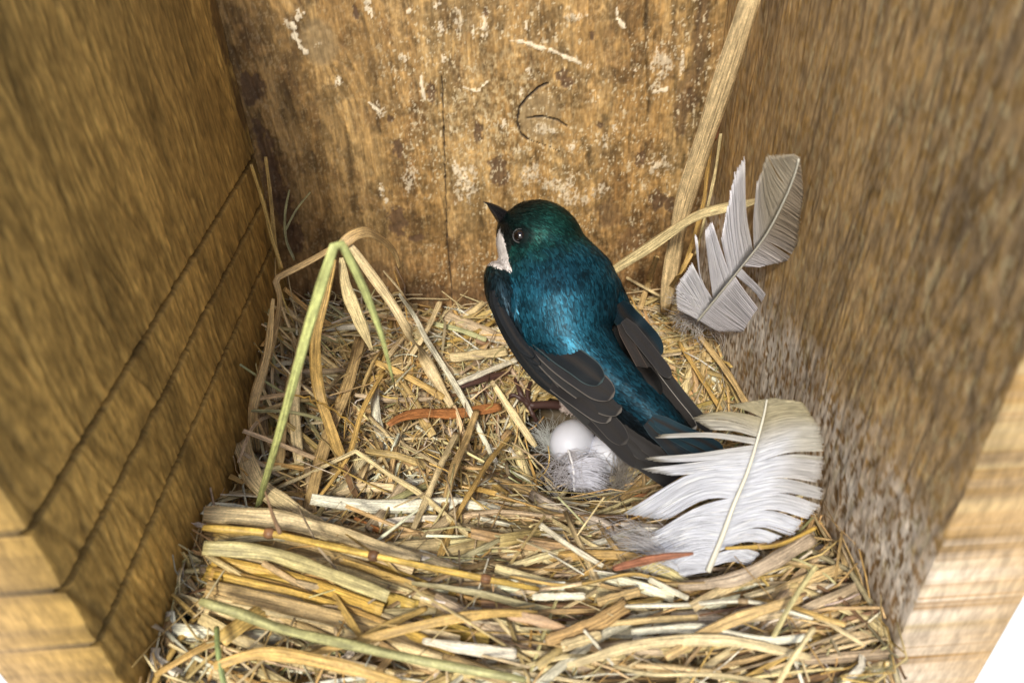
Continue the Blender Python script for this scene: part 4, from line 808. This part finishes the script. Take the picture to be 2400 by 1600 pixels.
G = [(-1, .0, .13, z5(480, 1300), z5(470, 1120), .02, 34, .8), (-1, .02, .13, z5(470, 1130), z5(600, 935), .05, 40, 1.), (-1, .135, .16, z5(640, 740), z5(615, 705), -.12, 8, 1.), (-1, .16, .33, z5(705, 680), z5(765, 610), .0, 46, 1.), (-1, .33, .45, z5(840, 720), z5(950, 200), -.02, 46, 1.),
     (-1, .45, .52, z5(960, 210), z5(1025, 80), -.06, 26, 1.), (-1, .53, .86, z5(1130, 300), z5(1215, 60), -.06, 90, 1.), (-1, .86, 1., z5(1220, 55), z5(1430, 40), -.02, 40, 1.),
     (1, .0, .14, z5(820, 1480), z5(1060, 1500), -.02, 40, .8), (1, .14, .36, z5(1060, 1500), z5(1250, 1500), .02, 60, 1.), (1, .37, .43, z5(1250, 1480), z5(1290, 1500), .14, 16, 1.), (1, .44, .62, z5(1150, 955), z5(1430, 905), .02, 44, 1.), (1, .62, .9, z5(1440, 880), z5(1510, 350), .05, 60, 1.), (1, .9, 1., z5(1510, 330), z5(1480, 60), .02, 26, 1.)]
feather('feather', 'grey and white feather standing upright against the right board', fp, [z5(650, 1390), z5(1000, 960), z5(1200, 700), z5(1350, 420), z5(1440, 200), z5(1475, 70)], G, .036, .02, cf_up, seed=3, dk=2.4, jt=.016, wispy=.004)
# downy feather over the eggs
zA = lambda x, y: (1150+x/3.92, 850+y/3.92)
def down(name, label, px0, px1, z0, z1, tips, n, col, seed, shaft=True, thin=.010):
    r_ = np.random.RandomState(seed); A = CAM+ray(*px0)*(z0-CAM[2])/ray(*px0)[2]; B = CAM+ray(*px1)*(z1-CAM[2])/ray(*px1)[2]; e = empty(name, tuple(B)); tag(e, label, 'feather'); b = Bag()
    for i in range(n):
        t = r_.rand(); p = A*(1-t)+B*t; (qx, qy), zz, wv = tips[r_.randint(len(tips))]; qx += r_.randn()*wv*18; qy += r_.randn()*wv*18; q = CAM+ray(qx, qy)*(zz-CAM[2])/ray(qx, qy)[2]
        L = np.linalg.norm(q-p); mids = [p+(q-p)*s+r_.randn(3)*L*.10+[0, 0, .1*L] for s in (.33, .66)]; C = spline([p]+mids+[q], 8); C[:, 2] = np.maximum(C[:, 2], 1.2)
        b.add(*tube(C, np.linspace(thin*1.2, thin*.5, 8), np.array(col)*(.8+.3*r_.rand()), 3 if 0 else 4))
    o = b.build('down_barbs', MV); adopt(o, e)
    if shaft: s = Bag(); s.add(*tube(spline([A, (A+B)/2+[.06, 0, .08], B], 14), np.linspace(.045, .03, 14), (.72, .72, .74), 6)); o = s.build('shaft', MF); adopt(o, e)
    return e
DF1 = down('downy_feather', 'soft white downy feather with a short quill in front of the round egg', zA(712, 800), zA(770, 1180), 3.9, 3.4, [(zA(1080, 960), 3.0, 1.), (zA(1120, 1080), 3.0, .9), (zA(1050, 1180), 3.2, 1.), (zA(950, 1240), 3.3, 1.), (zA(900, 1000), 3.4, 1.), (zA(500, 1000), 3.3, 1.2), (zA(560, 1100), 3.3, 1.2)], 300, (.60, .58, .62), 4, thin=.006)
_dv = Bag(); _r = np.random.RandomState(12); zz_ = lambda q, z: CAM+ray(*q)*(z-CAM[2])/ray(*q)[2]
for i in range(130):
    t = _r.rand(); p = zz_((1330+14*t+_r.randn()*2, 1085+60*t), 3.75-.3*t); q = zz_((1424-14*t+_r.randn()*8, 1078+74*t+_r.randn()*9), 3.55-.1*t+.12*_r.randn()); mid = (p+q)/2+np.array([0, 0, .22])+_r.randn(3)*.05
    _dv.add(*ribbon(spline([p, mid, q], 9), np.array([.02, .04, .05, .055, .05, .045, .035, .02, .008])*.6, up=IZ, th=.004, arch=.1, color=np.array((.70, .71, .80))*(.85+.25*_r.rand()), hero=False))
_o = _dv.build('vane', MV); _dn = DF1; adopt(_o, _dn)
down('downy_feather', 'wispy grey down caught on the straw left of the round egg', zA(480, 700), zA(600, 900), 3.6, 3.3, [(zA(380, 600), 3.9, .8), (zA(480, 560), 4., .9), (zA(590, 560), 3.9, .9), (zA(440, 800), 3.6, 1.2), (zA(600, 740), 3.5, .7)], 130, (.6, .62, .6), 5, False, .0065)
down('downy_feather', 'thin grey down against the tip of the folded wing right of the eggs', zA(1150, 980), zA(1250, 1200), 3.5, 3.3, [(zA(1280, 780), 4.6, 1.), (zA(1180, 850), 4., 1.), (zA(1300, 920), 4., 1.), (zA(1300, 1180), 3.6, 1.2), (zA(1150, 1050), 3.5, 1.), (zA(1100, 1250), 3.6, 1.2)], 190, (.42, .38, .34), 6, False, .006)
down('downy_feather', 'wispy white down at the foot of the large feather', (1560, 1290), (1600, 1350), 6.9, 6.8, [((1440, 1240), 6.8, 1.2), ((1450, 1270), 6.8, 1.4), ((1500, 1250), 6.9, 1.2), ((1520, 1350), 6.7, 1.2), ((1470, 1310), 6.7, 1.2)], 190, (.66, .64, .64), 7, False, .006)
down('downy_feather', 'brown hair like down in the straw below the white slanting straw', (1370, 1330), (1400, 1400), 6.5, 6.4, [((1320, 1310), 6.6, 1.5), ((1400, 1300), 6.7, 1.5), ((1380, 1440), 6.6, 1.8), ((1460, 1370), 6.5, 1.8), ((1340, 1380), 6.5, 1.5)], 70, (.45, .34, .24), 8, False, .006)
down('downy_feather', 'pale fluff at the foot of the upright grey feather', z5(560, 1330), z5(700, 1420), 7.0, 6.8, [(z5(460, 1200), 7.4, 1.), (z5(600, 1500), 6.6, 1.2), (z5(800, 1500), 6.6, 1.2), (z5(480, 1400), 6.8, 1.)], 170, (.6, .57, .54), 9, False, .007)
